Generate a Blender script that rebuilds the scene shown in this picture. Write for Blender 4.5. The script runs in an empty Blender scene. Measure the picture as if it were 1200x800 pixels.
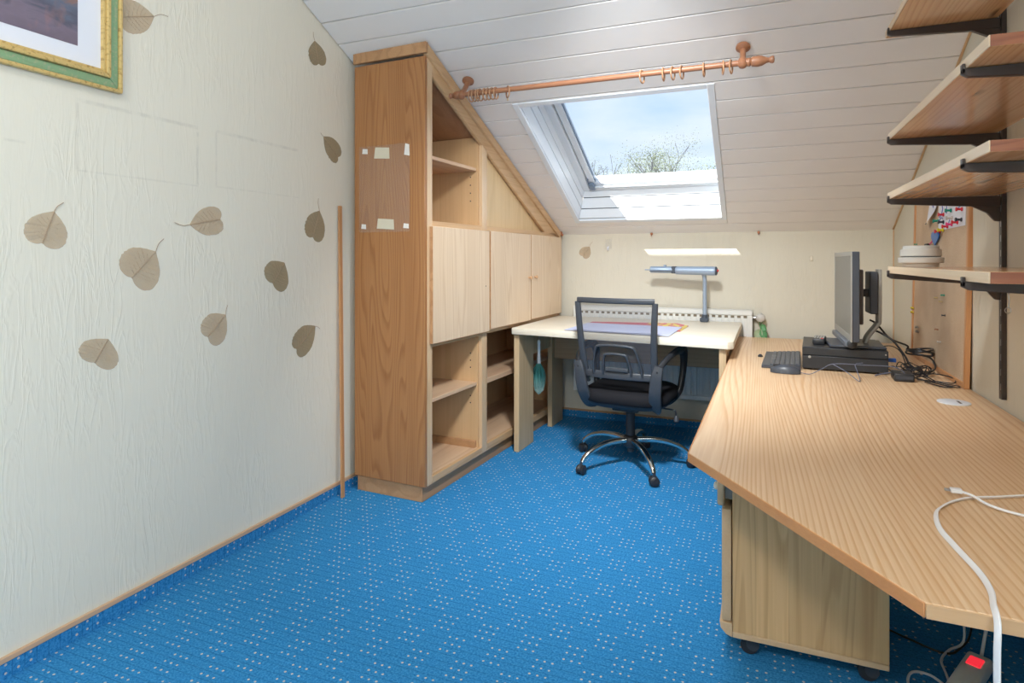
import bpy, bmesh, math, random
from mathutils import Vector, Matrix, Quaternion
random.seed(7)
scene = bpy.context.scene
COL = scene.collection
PI = math.pi
def R(a): return math.radians(a)

# ---------------------------------------------------------------- camera
CAM_H, YAW, FPX, HORIZON = 1.17, 22.194, 715.76, 303.92
cd = bpy.data.cameras.new('camera'); cam = bpy.data.objects.new('camera', cd); COL.objects.link(cam)
cam.location = (0, 0, CAM_H); cam.rotation_euler = (R(90), 0, R(YAW))
cd.sensor_fit = 'HORIZONTAL'; cd.sensor_width = 36; cd.lens = 36 * FPX / 1200
cd.shift_y = -(400 - HORIZON) / 1200
cd.clip_start = 0.02; cd.clip_end = 300
scene.camera = cam

# ---------------------------------------------------------------- room numbers (metres)
XL, XR, YB, C0, SL = -1.9586, 0.7605, 4.39, 1.355, 0.4664
YREAR, ZTOP = -2.2, 2.936
YTOP = YB - (ZTOP - C0) / SL            # where the slope meets the flat ceiling
ALPHA = math.atan(SL); CA, SA = math.cos(ALPHA), math.sin(ALPHA)
def ceil_z(y): return C0 + SL * (YB - y)

# ---------------------------------------------------------------- exposure, world, lights
scene.view_settings.view_transform = 'Standard'
scene.view_settings.look = 'None'
scene.view_settings.gamma = 1
scene.view_settings.use_curve_mapping = False
scene.view_settings.exposure = 0.12
scene.cycles.use_denoising = True
scene.cycles.max_bounces = 10
scene.cycles.diffuse_bounces = 6
scene.cycles.glossy_bounces = 4
scene.cycles.transparent_max_bounces = 24
scene.cycles.sample_clamp_indirect = 40.0

world = bpy.data.worlds.new('sky'); scene.world = world; world.use_nodes = True
wt = world.node_tree; wn = wt.nodes; wn.clear()
w_tc = wn.new('ShaderNodeTexCoord'); w_sep = wn.new('ShaderNodeSeparateXYZ')
wt.links.new(w_tc.outputs['Generated'], w_sep.inputs[0])
w_ramp = wn.new('ShaderNodeValToRGB')
w_ramp.color_ramp.elements[0].position = 0.0; w_ramp.color_ramp.elements[0].color = (0.80, 0.90, 1.0, 1)
w_ramp.color_ramp.elements[1].position = 0.55; w_ramp.color_ramp.elements[1].color = (0.30, 0.52, 0.92, 1)
e = w_ramp.color_ramp.elements.new(0.25); e.color = (0.50, 0.70, 1.0, 1)
wt.links.new(w_sep.outputs['Z'], w_ramp.inputs[0])
w_noise = wn.new('ShaderNodeTexNoise'); w_noise.inputs['Scale'].default_value = 2.6; w_noise.inputs['Detail'].default_value = 5
w_map = wn.new('ShaderNodeMapping'); w_map.inputs['Scale'].default_value = (1, 1, 3.2)
wt.links.new(w_tc.outputs['Generated'], w_map.inputs[0]); wt.links.new(w_map.outputs[0], w_noise.inputs['Vector'])
w_cr = wn.new('ShaderNodeValToRGB'); w_cr.color_ramp.elements[0].position = 0.40; w_cr.color_ramp.elements[1].position = 0.72
wt.links.new(w_noise.outputs['Fac'], w_cr.inputs[0])
w_mix = wn.new('ShaderNodeMix'); w_mix.data_type = 'RGBA'
wt.links.new(w_cr.outputs[0], w_mix.inputs['Factor']); wt.links.new(w_ramp.outputs[0], w_mix.inputs['A'])
w_mix.inputs['B'].default_value = (0.95, 0.97, 1.0, 1)
w_bg = wn.new('ShaderNodeBackground'); w_bg.inputs['Strength'].default_value = 1.05
w_out = wn.new('ShaderNodeOutputWorld')
wt.links.new(w_mix.outputs['Result'], w_bg.inputs[0]); wt.links.new(w_bg.outputs[0], w_out.inputs[0])

sun_d = bpy.data.lights.new('sun', 'SUN'); sun = bpy.data.objects.new('sun', sun_d); COL.objects.link(sun)
sun_d.energy = 12.0; sun_d.angle = R(0.3); sun_d.color = (1.0, 0.95, 0.87)
SUN_DIR = Vector((0.40, 1.0, -1.0)).normalized()
sun.rotation_euler = SUN_DIR.to_track_quat('-Z', 'Y').to_euler()
sun.location = (-3, -6, 8)

def area_light(name, loc, direction, sx, sy, energy, color):
    d = bpy.data.lights.new(name, 'AREA'); d.shape = 'RECTANGLE'; d.size = sx; d.size_y = sy
    d.energy = energy; d.color = color
    o = bpy.data.objects.new(name, d); COL.objects.link(o); o.location = loc
    o.rotation_euler = Vector(direction).to_track_quat('-Z', 'Z').to_euler()
    return o
# fill light for the added window in the right wall behind the camera
area_light('added_window_fill', (XR + 0.16, -0.75, 1.62), (-1, 0, 0), 1.7, 1.5, 77, (0.86, 0.935, 1.0))
# added fill lamp on the slope above the frame, brightening the desks
spot = area_light('added_spot_fill', (-0.42, 1.80, 2.30), (-0.08, 0.64, -0.76), 0.26, 0.26, 18, (0.95, 0.98, 1.0))
spot.data.shape = 'DISK'; spot.data.spread = R(96)
# added fill lamp on the flat ceiling, far behind the camera
area_light('added_ceiling_fill', (-0.55, -1.2, ZTOP - 0.10), (0, 0.35, -1), 0.5, 0.5, 57, (1.0, 0.95, 0.88))

# ---------------------------------------------------------------- node helpers
def new_mat(name):
    m = bpy.data.materials.new(name); m.use_nodes = True
    nt = m.node_tree; nt.nodes.clear()
    out = nt.nodes.new('ShaderNodeOutputMaterial')
    b = nt.nodes.new('ShaderNodeBsdfPrincipled'); nt.links.new(b.outputs[0], out.inputs[0])
    return m, nt, b, out
def sock(nt, v, s):
    if isinstance(v, (int, float)): s.default_value = v
    elif isinstance(v, (tuple, list)): s.default_value = v
    else: nt.links.new(v, s)
def math_n(nt, op, a, b=None, c=None, clamp=False):
    n = nt.nodes.new('ShaderNodeMath'); n.operation = op; n.use_clamp = clamp
    sock(nt, a, n.inputs[0])
    if b is not None: sock(nt, b, n.inputs[1])
    if c is not None: sock(nt, c, n.inputs[2])
    return n.outputs[0]
def mix_n(nt, f, a, b, blend='MIX'):
    n = nt.nodes.new('ShaderNodeMix'); n.data_type = 'RGBA'; n.blend_type = blend
    sock(nt, f, n.inputs['Factor'])
    sock(nt, a if not isinstance(a, tuple) else (*a[:3], 1), n.inputs['A'])
    sock(nt, b if not isinstance(b, tuple) else (*b[:3], 1), n.inputs['B'])
    return n.outputs['Result']
def ramp_n(nt, f, stops):
    n = nt.nodes.new('ShaderNodeValToRGB'); el = n.color_ramp.elements
    while len(el) < len(stops): el.new(0.5)
    for s, (p, c) in zip(el, stops):
        s.position = p; s.color = (c, c, c, 1) if isinstance(c, (int, float)) else (*c[:3], 1)
    sock(nt, f, n.inputs[0]); return n.outputs[0]
def obj_coord(nt): return nt.nodes.new('ShaderNodeTexCoord').outputs['Object']
def mapping(nt, v, scale=(1, 1, 1), loc=(0, 0, 0), rot=(0, 0, 0)):
    n = nt.nodes.new('ShaderNodeMapping'); n.inputs['Scale'].default_value = scale
    n.inputs['Location'].default_value = loc; n.inputs['Rotation'].default_value = rot
    nt.links.new(v, n.inputs[0]); return n.outputs[0]
def noise(nt, v, scale, detail=2.0, rough=0.5, dist=0.0):
    n = nt.nodes.new('ShaderNodeTexNoise'); n.inputs['Scale'].default_value = scale
    n.inputs['Detail'].default_value = detail; n.inputs['Roughness'].default_value = rough
    n.inputs['Distortion'].default_value = dist
    nt.links.new(v, n.inputs['Vector']); return n.outputs['Fac']
def bump(nt, b, h, strength=0.3, dist=0.002):
    n = nt.nodes.new('ShaderNodeBump'); n.inputs['Strength'].default_value = strength
    n.inputs['Distance'].default_value = dist
    sock(nt, h, n.inputs['Height']); nt.links.new(n.outputs[0], b.inputs['Normal'])

def plain(name, color, rough=0.5, metal=0.0, var=0.06, vscale=25, spec=0.5):
    m, nt, b, out = new_mat(name)
    f = noise(nt, obj_coord(nt), vscale, 3)
    c1 = tuple(max(0, c * (1 - var)) for c in color); c2 = tuple(min(1, c * (1 + var)) for c in color)
    nt.links.new(mix_n(nt, f, c1, c2), b.inputs['Base Color'])
    b.inputs['Roughness'].default_value = rough; b.inputs['Metallic'].default_value = metal
    b.inputs['Specular IOR Level'].default_value = spec
    return m

def wood(name, light, dark, axis='Z', bands=9.0, across=5.0, along=0.7, fine=0.25, rough=0.42, contrast=1.0, knots=False, planks=None, randomize=True, fscale=150, lin=0.0):
    """figure = contour lines of a noise field drawn out along the grain"""
    m, nt, b, out = new_mat(name)
    v = obj_coord(nt)
    if randomize:
        oi = nt.nodes.new('ShaderNodeObjectInfo')
        cmb = nt.nodes.new('ShaderNodeCombineXYZ')
        r = math_n(nt, 'MULTIPLY', oi.outputs['Random'], 37.0)
        for i in range(3): nt.links.new(r, cmb.inputs[i])
        ad = nt.nodes.new('ShaderNodeVectorMath'); ad.operation = 'ADD'
        nt.links.new(v, ad.inputs[0]); nt.links.new(cmb.outputs[0], ad.inputs[1]); v2 = ad.outputs[0]
    else: v2 = v
    k = 'XYZ'.index(axis)
    pl = None
    if planks:                                   # glued lamellas: (axis index across, width)
        sep = nt.nodes.new('ShaderNodeSeparateXYZ'); nt.links.new(v, sep.inputs[0])
        pl = math_n(nt, 'FLOOR', math_n(nt, 'DIVIDE', math_n(nt, 'ADD', sep.outputs[planks[0]], 50.0), planks[1]))
        wn_ = nt.nodes.new('ShaderNodeTexWhiteNoise'); wn_.noise_dimensions = '1D'
        nt.links.new(pl, wn_.inputs['W']); prnd = wn_.outputs['Value']
        cmb2 = nt.nodes.new('ShaderNodeCombineXYZ')
        r2 = math_n(nt, 'MULTIPLY', prnd, 23.0)
        for i in range(3): nt.links.new(r2, cmb2.inputs[i])
        ad2 = nt.nodes.new('ShaderNodeVectorMath'); ad2.operation = 'ADD'
        nt.links.new(v2, ad2.inputs[0]); nt.links.new(cmb2.outputs[0], ad2.inputs[1]); v2 = ad2.outputs[0]
    s = [across] * 3; s[k] = along
    n1 = noise(nt, mapping(nt, v2, tuple(s)), 1.0, 1.2, 0.4, 0.25)
    phase = math_n(nt, 'MULTIPLY', n1, bands)
    if lin:                                      # plain-sawn lines running with the grain, bent by the noise
        sx_ = nt.nodes.new('ShaderNodeSeparateXYZ'); nt.links.new(v2, sx_.inputs[0])
        o_ = [i for i in range(3) if i != k]
        phase = math_n(nt, 'ADD', phase, math_n(nt, 'MULTIPLY', math_n(nt, 'ADD', sx_.outputs[o_[0]], sx_.outputs[o_[1]]), lin))
    fr = math_n(nt, 'FRACT', phase)
    ring = ramp_n(nt, fr, [(0.0, 0.08), (0.5, 0.22), (0.80, 1.0), (0.90, 0.9), (1.0, 0.08)])
    s2 = [fscale] * 3; s2[k] = 2.5
    n2 = ramp_n(nt, noise(nt, mapping(nt, v2, tuple(s2)), 1.0, 2, 0.6), [(0.32, 0.0), (0.68, 1.0)])
    s3 = [across * 1.5] * 3; s3[k] = 0.4
    n3 = noise(nt, mapping(nt, v2, tuple(s3)), 1.0, 2, 0.5)
    f = math_n(nt, 'ADD', math_n(nt, 'MULTIPLY', ring, 0.62 * contrast), math_n(nt, 'MULTIPLY', n2, fine))
    f = math_n(nt, 'ADD', f, math_n(nt, 'MULTIPLY', math_n(nt, 'SUBTRACT', n3, 0.5), 0.5), clamp=True)
    col = mix_n(nt, f, light, dark)
    if pl is not None:
        col = mix_n(nt, math_n(nt, 'MULTIPLY', prnd, 0.35), col, tuple(c * 0.62 for c in light))
    if knots:
        s4 = [8.5] * 3; s4[k] = 3.2
        vo = nt.nodes.new('ShaderNodeTexVoronoi'); vo.inputs['Scale'].default_value = 1.0
        nt.links.new(mapping(nt, v2, tuple(s4)), vo.inputs['Vector'])
        kn = ramp_n(nt, vo.outputs['Distance'], [(0.0, 1.0), (0.10, 0.9), (0.19, 0.0)])
        col = mix_n(nt, math_n(nt, 'MULTIPLY', kn, 0.9), col, tuple(c * 0.22 for c in dark))
    nt.links.new(col, b.inputs['Base Color'])
    b.inputs['Roughness'].default_value = rough
    if knots: b.inputs['Coat Weight'].default_value = 0.55; b.inputs['Coat Roughness'].default_value = 0.16
    bump(nt, b, n2, 0.12, 0.001)
    return m

M = {}
M['cab'] = wood('cabinet_veneer_shaded', (0.425, 0.200, 0.074), (0.245, 0.088, 0.028), 'Z', bands=20, across=7.0, along=0.6, rough=0.4, randomize=False, contrast=0.85, lin=44)  # same veneer as the doors, with the side's shade painted in
M['door'] = wood('cabinet_door_veneer_lit', (0.78, 0.605, 0.43), (0.63, 0.44, 0.275), 'Z', bands=16, across=7.0, along=0.5, rough=0.34, contrast=0.95, lin=46)  # cabinet veneer paled to carry the bright light on the doors
M['cab_in'] = wood('cabinet_inner_board', (0.66, 0.43, 0.23), (0.50, 0.30, 0.14), 'Z', bands=3, across=9, along=0.4, rough=0.5, contrast=0.5)
M['cab_shelf'] = wood('cabinet_shelf_board', (0.68, 0.47, 0.30), (0.48, 0.28, 0.17), 'X', bands=6, across=5, along=0.6, rough=0.45, contrast=0.7)
M['cab_trim'] = wood('cabinet_rail_pine', (0.64, 0.42, 0.23), (0.46, 0.26, 0.12), 'X', bands=9, across=9, along=0.5, rough=0.4, contrast=0.6)
M['cab_stile'] = wood('cabinet_stile_pine', (0.70, 0.50, 0.31), (0.52, 0.32, 0.17), 'Z', bands=6, across=9, along=0.4, rough=0.26, contrast=0.6)
M['cab_roof'] = wood('cabinet_sloped_lining', (0.50, 0.27, 0.14), (0.33, 0.155, 0.075), 'X', bands=4, across=9, along=0.4, rough=0.45, planks=(1, 0.1), contrast=0.6)
M['niche'] = wood('niche_panel_veneer', (0.70, 0.50, 0.27), (0.56, 0.37, 0.18), 'Z', bands=9, across=10, along=0.4, rough=0.4, contrast=0.6)
M['plinth'] = wood('plinth_board', (0.50, 0.28, 0.135), (0.33, 0.165, 0.075), 'X', bands=5, across=8, along=0.5, rough=0.45, contrast=0.7)
M['slat'] = wood('slat_wood', (0.56, 0.29, 0.13), (0.40, 0.18, 0.08), 'Z', bands=3, across=20, along=0.5, contrast=0.5)
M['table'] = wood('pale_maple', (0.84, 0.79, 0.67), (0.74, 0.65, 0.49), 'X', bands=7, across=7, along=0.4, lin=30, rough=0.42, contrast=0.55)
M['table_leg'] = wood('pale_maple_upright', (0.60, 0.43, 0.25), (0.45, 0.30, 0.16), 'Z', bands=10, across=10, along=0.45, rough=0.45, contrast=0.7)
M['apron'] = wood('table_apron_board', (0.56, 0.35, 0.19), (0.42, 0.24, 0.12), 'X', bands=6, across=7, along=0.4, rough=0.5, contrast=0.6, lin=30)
M['pedestal'] = wood('pedestal_core_ash', (0.75, 0.485, 0.235), (0.46, 0.245, 0.09), 'Z', bands=11, across=8, along=0.5, lin=30, rough=0.45, planks=(0, 0.085), randomize=False, contrast=0.8)
M['pedestal_edge'] = wood('pedestal_front', (0.66, 0.46, 0.27), (0.52, 0.33, 0.18), 'Y', bands=3, across=9, along=0.5, rough=0.45, contrast=0.5)
M['desk'] = wood('larch_desktop', (0.77, 0.56, 0.36), (0.60, 0.35, 0.17), 'Y', bands=26, across=3.4, along=0.34, rough=0.38, randomize=False, fine=0.36, contrast=1.1, fscale=110, lin=72)
M['desk_edge'] = wood('desk_edge_band', (0.59, 0.275, 0.10), (0.45, 0.18, 0.06), 'Y', bands=3, across=6, along=0.4, rough=0.4, contrast=0.4)
M['desk_edge_front'] = wood('desk_front_edge_band', (0.58, 0.37, 0.20), (0.46, 0.27, 0.13), 'X', bands=3, across=6, along=0.4, rough=0.4, contrast=0.4)
M['shelf'] = wood('knotty_pine_shelf', (0.90, 0.55, 0.28), (0.62, 0.29, 0.115), 'Y', bands=10, across=8, along=0.45, lin=50, rough=0.24, planks=(0, 0.07), knots=True, contrast=0.8)
M['shelf_end'] = wood('pine_end_grain', (0.36, 0.13, 0.06), (0.20, 0.06, 0.03), 'X', bands=5, across=18, along=3, rough=0.35)
M['shelf_front'] = wood('pine_front_edge', (0.84, 0.68, 0.49), (0.72, 0.52, 0.33), 'Y', bands=3, across=10, along=0.5, rough=0.35, contrast=0.5)
M['rod'] = wood('turned_rod_wood', (0.36, 0.165, 0.085), (0.26, 0.10, 0.05), 'X', bands=3, across=20, along=0.6, rough=0.38, contrast=0.5)
M['ring'] = wood('ring_wood', (0.44, 0.24, 0.13), (0.32, 0.16, 0.08), 'X', bands=3, across=30, along=10, rough=0.35, contrast=0.4)
M['trim'] = wood('skirting_wood', (0.62, 0.41, 0.26), (0.50, 0.30, 0.17), 'Y', bands=3, across=20, along=0.4, rough=0.45, contrast=0.4)
M['trimx'] = wood('skirting_wood_back', (0.52, 0.31, 0.17), (0.42, 0.23, 0.12), 'X', bands=3, across=20, along=0.4, rough=0.45, contrast=0.4)
M['cork_frame'] = wood('cork_board_frame', (0.60, 0.30, 0.13), (0.45, 0.19, 0.075), 'Z', bands=4, across=12, along=0.5, rough=0.4, contrast=0.6)
M['board'] = plain('ceiling_board_paint', (0.85, 0.82, 0.79), 0.42, var=0.025, vscale=6)
M['board_back'] = plain('ceiling_groove', (0.56, 0.51, 0.46), 0.8)
M['white'] = plain('white_paint', (0.80, 0.82, 0.84), 0.35, var=0.02)
M['win_white'] = plain('window_frame_white', (0.80, 0.84, 0.88), 0.28, var=0.02)
M['win_grey'] = plain('window_gasket_grey', (0.20, 0.26, 0.34), 0.4, var=0.1)
M['win_joint'] = plain('lining_joint', (0.05, 0.065, 0.09), 0.6)
M['rad'] = plain('radiator_enamel', (0.74, 0.74, 0.71), 0.35, var=0.02)
M['rad_slot_shade'] = plain('radiator_slot_shade', (0.20, 0.16, 0.11), 0.7)
M['black'] = plain('black_plastic', (0.022, 0.023, 0.027), 0.42, var=0.2)
M['black_soft'] = plain('black_fabric', (0.012, 0.012, 0.015), 0.85, var=0.3, vscale=250, spec=0.2)
M['chair_frame'] = plain('dark_grey_nylon', (0.045, 0.050, 0.060), 0.42, var=0.12, vscale=90)
M['pc'] = plain('computer_black_metal', (0.020, 0.022, 0.026), 0.38, var=0.12)
M['pc2'] = plain('monitor_grey_plastic', (0.050, 0.056, 0.070), 0.4, var=0.08)
M['bar'] = plain('speaker_bar_grey', (0.13, 0.15, 0.18), 0.4, var=0.05)
M['silver'] = plain('silver_plastic', (0.33, 0.32, 0.29), 0.4, var=0.05)
M['screen'] = plain('matte_screen', (0.16, 0.16, 0.15), 0.32, var=0.03)
M['key'] = plain('keyboard_keys', (0.075, 0.080, 0.090), 0.4, var=0.1)
M['chrome'] = plain('chrome', (0.72, 0.70, 0.66), 0.12, metal=1.0, var=0.03)
M['steel'] = plain('brushed_steel', (0.50, 0.50, 0.50), 0.3, metal=1.0)
M['bracket'] = plain('brown_painted_steel', (0.055, 0.043, 0.040), 0.38, var=0.1)
M['cable'] = plain('black_cable', (0.018, 0.018, 0.020), 0.45)
M['cable_grey'] = plain('grey_blue_cable', (0.12, 0.135, 0.19), 0.45)
M['cable_white'] = plain('white_cable', (0.78, 0.78, 0.80), 0.4, var=0.02)
M['strip'] = plain('power_strip_white', (0.88, 0.86, 0.82), 0.4, var=0.02)
M['blue_plug'] = plain('blue_plug', (0.02, 0.10, 0.42), 0.4)
M['lamp'] = plain('lamp_grey_metal', (0.34, 0.42, 0.53), 0.4, metal=0.3, var=0.05)
M['lamp_dark'] = plain('lamp_dark_plastic', (0.06, 0.075, 0.10), 0.45)
M['red'] = plain('red_plastic', (0.62, 0.03, 0.035), 0.4)
M['paper'] = plain('white_paper', (0.78, 0.79, 0.85), 0.7, var=0.015)
M['paper_blue'] = plain('pale_blue_paper', (0.56, 0.60, 0.80), 0.7, var=0.02)
M['tape'] = plain('yellowed_tape', (0.66, 0.60, 0.46), 0.5, var=0.06)
M['tape_white'] = plain('white_torn_tape', (0.78, 0.74, 0.68), 0.6, var=0.04)
M['device'] = plain('off_white_plastic', (0.54, 0.52, 0.48), 0.45, var=0.03)
M['grommet'] = plain('white_grommet', (0.66, 0.70, 0.76), 0.4, var=0.02)
M['green'] = plain('leaf_green', (0.08, 0.26, 0.09), 0.5, var=0.25, vscale=60)
M['green_pale'] = plain('pale_green_leaf', (0.34, 0.42, 0.25), 0.55, var=0.2, vscale=60)
M['copper'] = plain('copper_hook', (0.40, 0.17, 0.09), 0.4, metal=0.4)
M['knob'] = plain('knob_wood', (0.58, 0.34, 0.18), 0.35)
M['ivory'] = plain('ivory_hook', (0.72, 0.66, 0.54), 0.4)
M['brass'] = plain('brass_eye', (0.75, 0.55, 0.25), 0.3, metal=0.9)
M['concrete'] = plain('sun_block_surface', (0.55, 0.53, 0.50), 0.85)
M['bark'] = plain('bark', (0.075, 0.075, 0.085), 0.9, var=0.25)
M['young_leaf'] = plain('spring_leaf', (0.17, 0.20, 0.11), 0.7, var=0.25, vscale=5)
for nm, c in (('pin_green', (0.0, 0.30, 0.20)), ('pin_yellow', (0.70, 0.58, 0.03)), ('pin_black', (0.03, 0.035, 0.05)), ('pin_red', (0.65, 0.03, 0.05)), ('pin_pink', (0.75, 0.05, 0.22)), ('pin_clear', (0.55, 0.50, 0.45)), ('pin_blue', (0.03, 0.16, 0.50)), ('ink', (0.10, 0.13, 0.50)), ('pin_wood', (0.50, 0.36, 0.16))):
    M[nm] = plain(nm, c, 0.35)

def carpet_mat(name, xsock, ysock, xo, yo):
    """blue loop carpet: ribs every 31.9 mm, cream dots in a checkerboard of 3 x 3 dot blocks"""
    m, nt, b, out = new_mat(name)
    v = obj_coord(nt); sep = nt.nodes.new('ShaderNodeSeparateXYZ'); nt.links.new(v, sep.inputs[0])
    X = math_n(nt, 'DIVIDE', math_n(nt, 'ADD', sep.outputs[xsock], xo), 0.02385)
    Y = math_n(nt, 'DIVIDE', math_n(nt, 'ADD', sep.outputs[ysock], yo), 0.0319)
    wob = noise(nt, v, 90, 1)
    fx = math_n(nt, 'SUBTRACT', math_n(nt, 'FRACT', X), 0.5); fy = math_n(nt, 'SUBTRACT', math_n(nt, 'FRACT', Y), 0.5)
    bx = math_n(nt, 'FLOOR', math_n(nt, 'DIVIDE', math_n(nt, 'FLOOR', X), 3.0)); by = math_n(nt, 'FLOOR', math_n(nt, 'DIVIDE', math_n(nt, 'FLOOR', Y), 3.0))
    par = math_n(nt, 'FLOORED_MODULO', math_n(nt, 'ADD', bx, by), 2.0)
    on = math_n(nt, 'LESS_THAN', par, 0.5)
    dx = math_n(nt, 'MULTIPLY', fx, 0.02385); dy = math_n(nt, 'MULTIPLY', fy, 0.0319)
    d = math_n(nt, 'SQRT', math_n(nt, 'ADD', math_n(nt, 'MULTIPLY', dx, dx), math_n(nt, 'MULTIPLY', dy, dy)))
    d = math_n(nt, 'ADD', d, math_n(nt, 'MULTIPLY', math_n(nt, 'SUBTRACT', wob, 0.5), 0.003))
    dot = math_n(nt, 'MULTIPLY', math_n(nt, 'LESS_THAN', d, 0.0035), on)
    rib = math_n(nt, 'GREATER_THAN', math_n(nt, 'ABSOLUTE', fy), 0.455)
    n1 = ramp_n(nt, noise(nt, v, 150, 3, 0.75), [(0.3, 0.0), (0.7, 1.0)]); n2 = noise(nt, v, 3.0, 3)
    base = mix_n(nt, n1, (0.005, 0.125, 0.35), (0.070, 0.36, 0.72))
    base = mix_n(nt, math_n(nt, 'MULTIPLY', n2, 0.35), base, (0.02, 0.20, 0.46))
    base = mix_n(nt, math_n(nt, 'MULTIPLY', rib, math_n(nt, 'MULTIPLY', noise(nt, v, 22, 2), 0.62)), base, (0.001, 0.05, 0.16))
    nt.links.new(mix_n(nt, dot, base, (0.56, 0.53, 0.49)), b.inputs['Base Color'])
    b.inputs['Roughness'].default_value = 0.95; b.inputs['Specular IOR Level'].default_value = 0.1
    h = math_n(nt, 'ADD', math_n(nt, 'MULTIPLY', n1, 0.5), math_n(nt, 'SUBTRACT', math_n(nt, 'MULTIPLY', dot, 0.6), math_n(nt, 'MULTIPLY', rib, 0.6)))
    bump(nt, b, h, 0.6, 0.003)
    return m
# dots at x = -1.895 + k * .02385 (block of three from there), y = 1.235 + k * .0319
XO, YO = 1.895 + 0.02385 / 2, -1.235 + 0.0319 / 2
M['carpet'] = carpet_mat('carpet_floor', 0, 1, XO, YO)
M['carpet_l'] = carpet_mat('carpet_strip_side', 2, 1, 0.02, YO)
M['carpet_b'] = carpet_mat('carpet_strip_back', 0, 2, XO, 0.0)

def wallpaper(name, col1, col2, vert_axis=2, stains=None, strength=0.5):
    m, nt, b, out = new_mat(name)
    v = obj_coord(nt)
    s = (26, 26, 26 * 0.15)
    n1 = noise(nt, mapping(nt, v, s), 1.0, 3, 0.55, 0.8)
    rid = math_n(nt, 'ABSOLUTE', math_n(nt, 'SUBTRACT', n1, 0.5))
    rid = ramp_n(nt, rid, [(0.0, 1.0), (0.025, 0.6), (0.07, 0.0)])
    patch = ramp_n(nt, noise(nt, mapping(nt, v, (5, 5, 2.6)), 1.0, 2), [(0.42, 0.15), (0.62, 1.0)])
    n2 = noise(nt, mapping(nt, v, (210, 210, 22)), 1.0, 2)
    h = math_n(nt, 'ADD', math_n(nt, 'MULTIPLY', math_n(nt, 'MULTIPLY', rid, patch), 0.9), math_n(nt, 'MULTIPLY', n2, 0.22))
    n3 = noise(nt, v, 1.3, 2)
    col = mix_n(nt, n3, col1, col2)
    col = mix_n(nt, math_n(nt, 'MULTIPLY', rid, 0.05), col, tuple(c * 0.75 for c in col1))
    if stains:
        sep = nt.nodes.new('ShaderNodeSeparateXYZ'); nt.links.new(v, sep.inputs[0])
        blot = ramp_n(nt, noise(nt, v, 26, 3), [(0.35, 0.15), (0.65, 1.0)])
        tot = None
        for (y0, y1, z0, z1) in stains:        # soft-edged bands left by old tape
            yc, yh, zc, zh = (y0 + y1) / 2, (y1 - y0) / 2, (z0 + z1) / 2, (z1 - z0) / 2
            a = math_n(nt, 'SUBTRACT', yh, math_n(nt, 'ABSOLUTE', math_n(nt, 'SUBTRACT', sep.outputs[1], yc)))
            c = math_n(nt, 'SUBTRACT', zh, math_n(nt, 'ABSOLUTE', math_n(nt, 'SUBTRACT', sep.outputs[2], zc)))
            f = math_n(nt, 'MULTIPLY', math_n(nt, 'MINIMUM', a, c), 160.0, clamp=True)
            tot = f if tot is None else math_n(nt, 'MAXIMUM', tot, f)
        col = mix_n(nt, math_n(nt, 'MULTIPLY', math_n(nt, 'MULTIPLY', tot, blot), 0.26), col, (0.36, 0.33, 0.28))
    nt.links.new(col, b.inputs['Base Color'])
    b.inputs['Roughness'].default_value = 0.75; b.inputs['Specular IOR Level'].default_value = 0.25
    bump(nt, b, h, strength, 0.004)
    return m
STAINS = [(1.234, 1.681, 1.655, 1.673), (1.669, 1.684, 1.449, 1.65), (1.24, 1.681, 1.441, 1.451), (1.234, 1.25, 1.446, 1.66),
          (1.757, 2.218, 1.658, 1.676), (1.755, 1.768, 1.452, 1.67), (1.757, 2.218, 1.448, 1.458), (1.04, 1.10, 1.50, 1.512)]
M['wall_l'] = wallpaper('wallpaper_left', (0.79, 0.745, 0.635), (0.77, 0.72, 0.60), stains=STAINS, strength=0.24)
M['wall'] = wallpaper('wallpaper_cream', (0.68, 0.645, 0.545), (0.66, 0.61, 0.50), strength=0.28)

def glass_mat(name, tint=(0.97, 0.99, 1.0), gloss=1.0):
    m, nt, b, out = new_mat(name); nt.nodes.remove(b)
    tr = nt.nodes.new('ShaderNodeBsdfTransparent'); tr.inputs[0].default_value = (*tint, 1)
    gl = nt.nodes.new('ShaderNodeBsdfGlossy'); gl.inputs['Roughness'].default_value = 0.02
    lw = nt.nodes.new('ShaderNodeLayerWeight'); lw.inputs['Blend'].default_value = 0.5
    fz = math_n(nt, 'ADD', math_n(nt, 'MULTIPLY', math_n(nt, 'POWER', lw.outputs['Facing'], 5.0), 0.92), 0.04, clamp=True)   # Schlick
    mx = nt.nodes.new('ShaderNodeMixShader')
    nt.links.new(math_n(nt, 'MULTIPLY', fz, gloss), mx.inputs[0]); nt.links.new(tr.outputs[0], mx.inputs[1]); nt.links.new(gl.outputs[0], mx.inputs[2])
    nt.links.new(mx.outputs[0], out.inputs[0]); return m
M['glass'] = glass_mat('window_glass', gloss=0.6)
def see_through(name, color, opacity, rough=0.8, scale=300):
    m, nt, b, out = new_mat(name)
    f = noise(nt, obj_coord(nt), scale, 1)
    nt.links.new(mix_n(nt, f, tuple(c * .8 for c in color), color), b.inputs['Base Color']); b.inputs['Roughness'].default_value = rough
    tr = nt.nodes.new('ShaderNodeBsdfTransparent'); mx = nt.nodes.new('ShaderNodeMixShader'); mx.inputs[0].default_value = opacity
    nt.links.new(tr.outputs[0], mx.inputs[1]); nt.links.new(b.outputs[0], mx.inputs[2]); nt.links.new(mx.outputs[0], out.inputs[0])
    return m
M['mesh'] = see_through('chair_mesh_fabric', (0.07, 0.08, 0.11), 0.40)
M['film'] = see_through('clear_plastic_film', (0.75, 0.72, 0.68), 0.06, 0.22, 6)
M['leaf'] = see_through('skeleton_leaf', (0.66, 0.49, 0.31), 0.52, 0.8)
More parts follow.
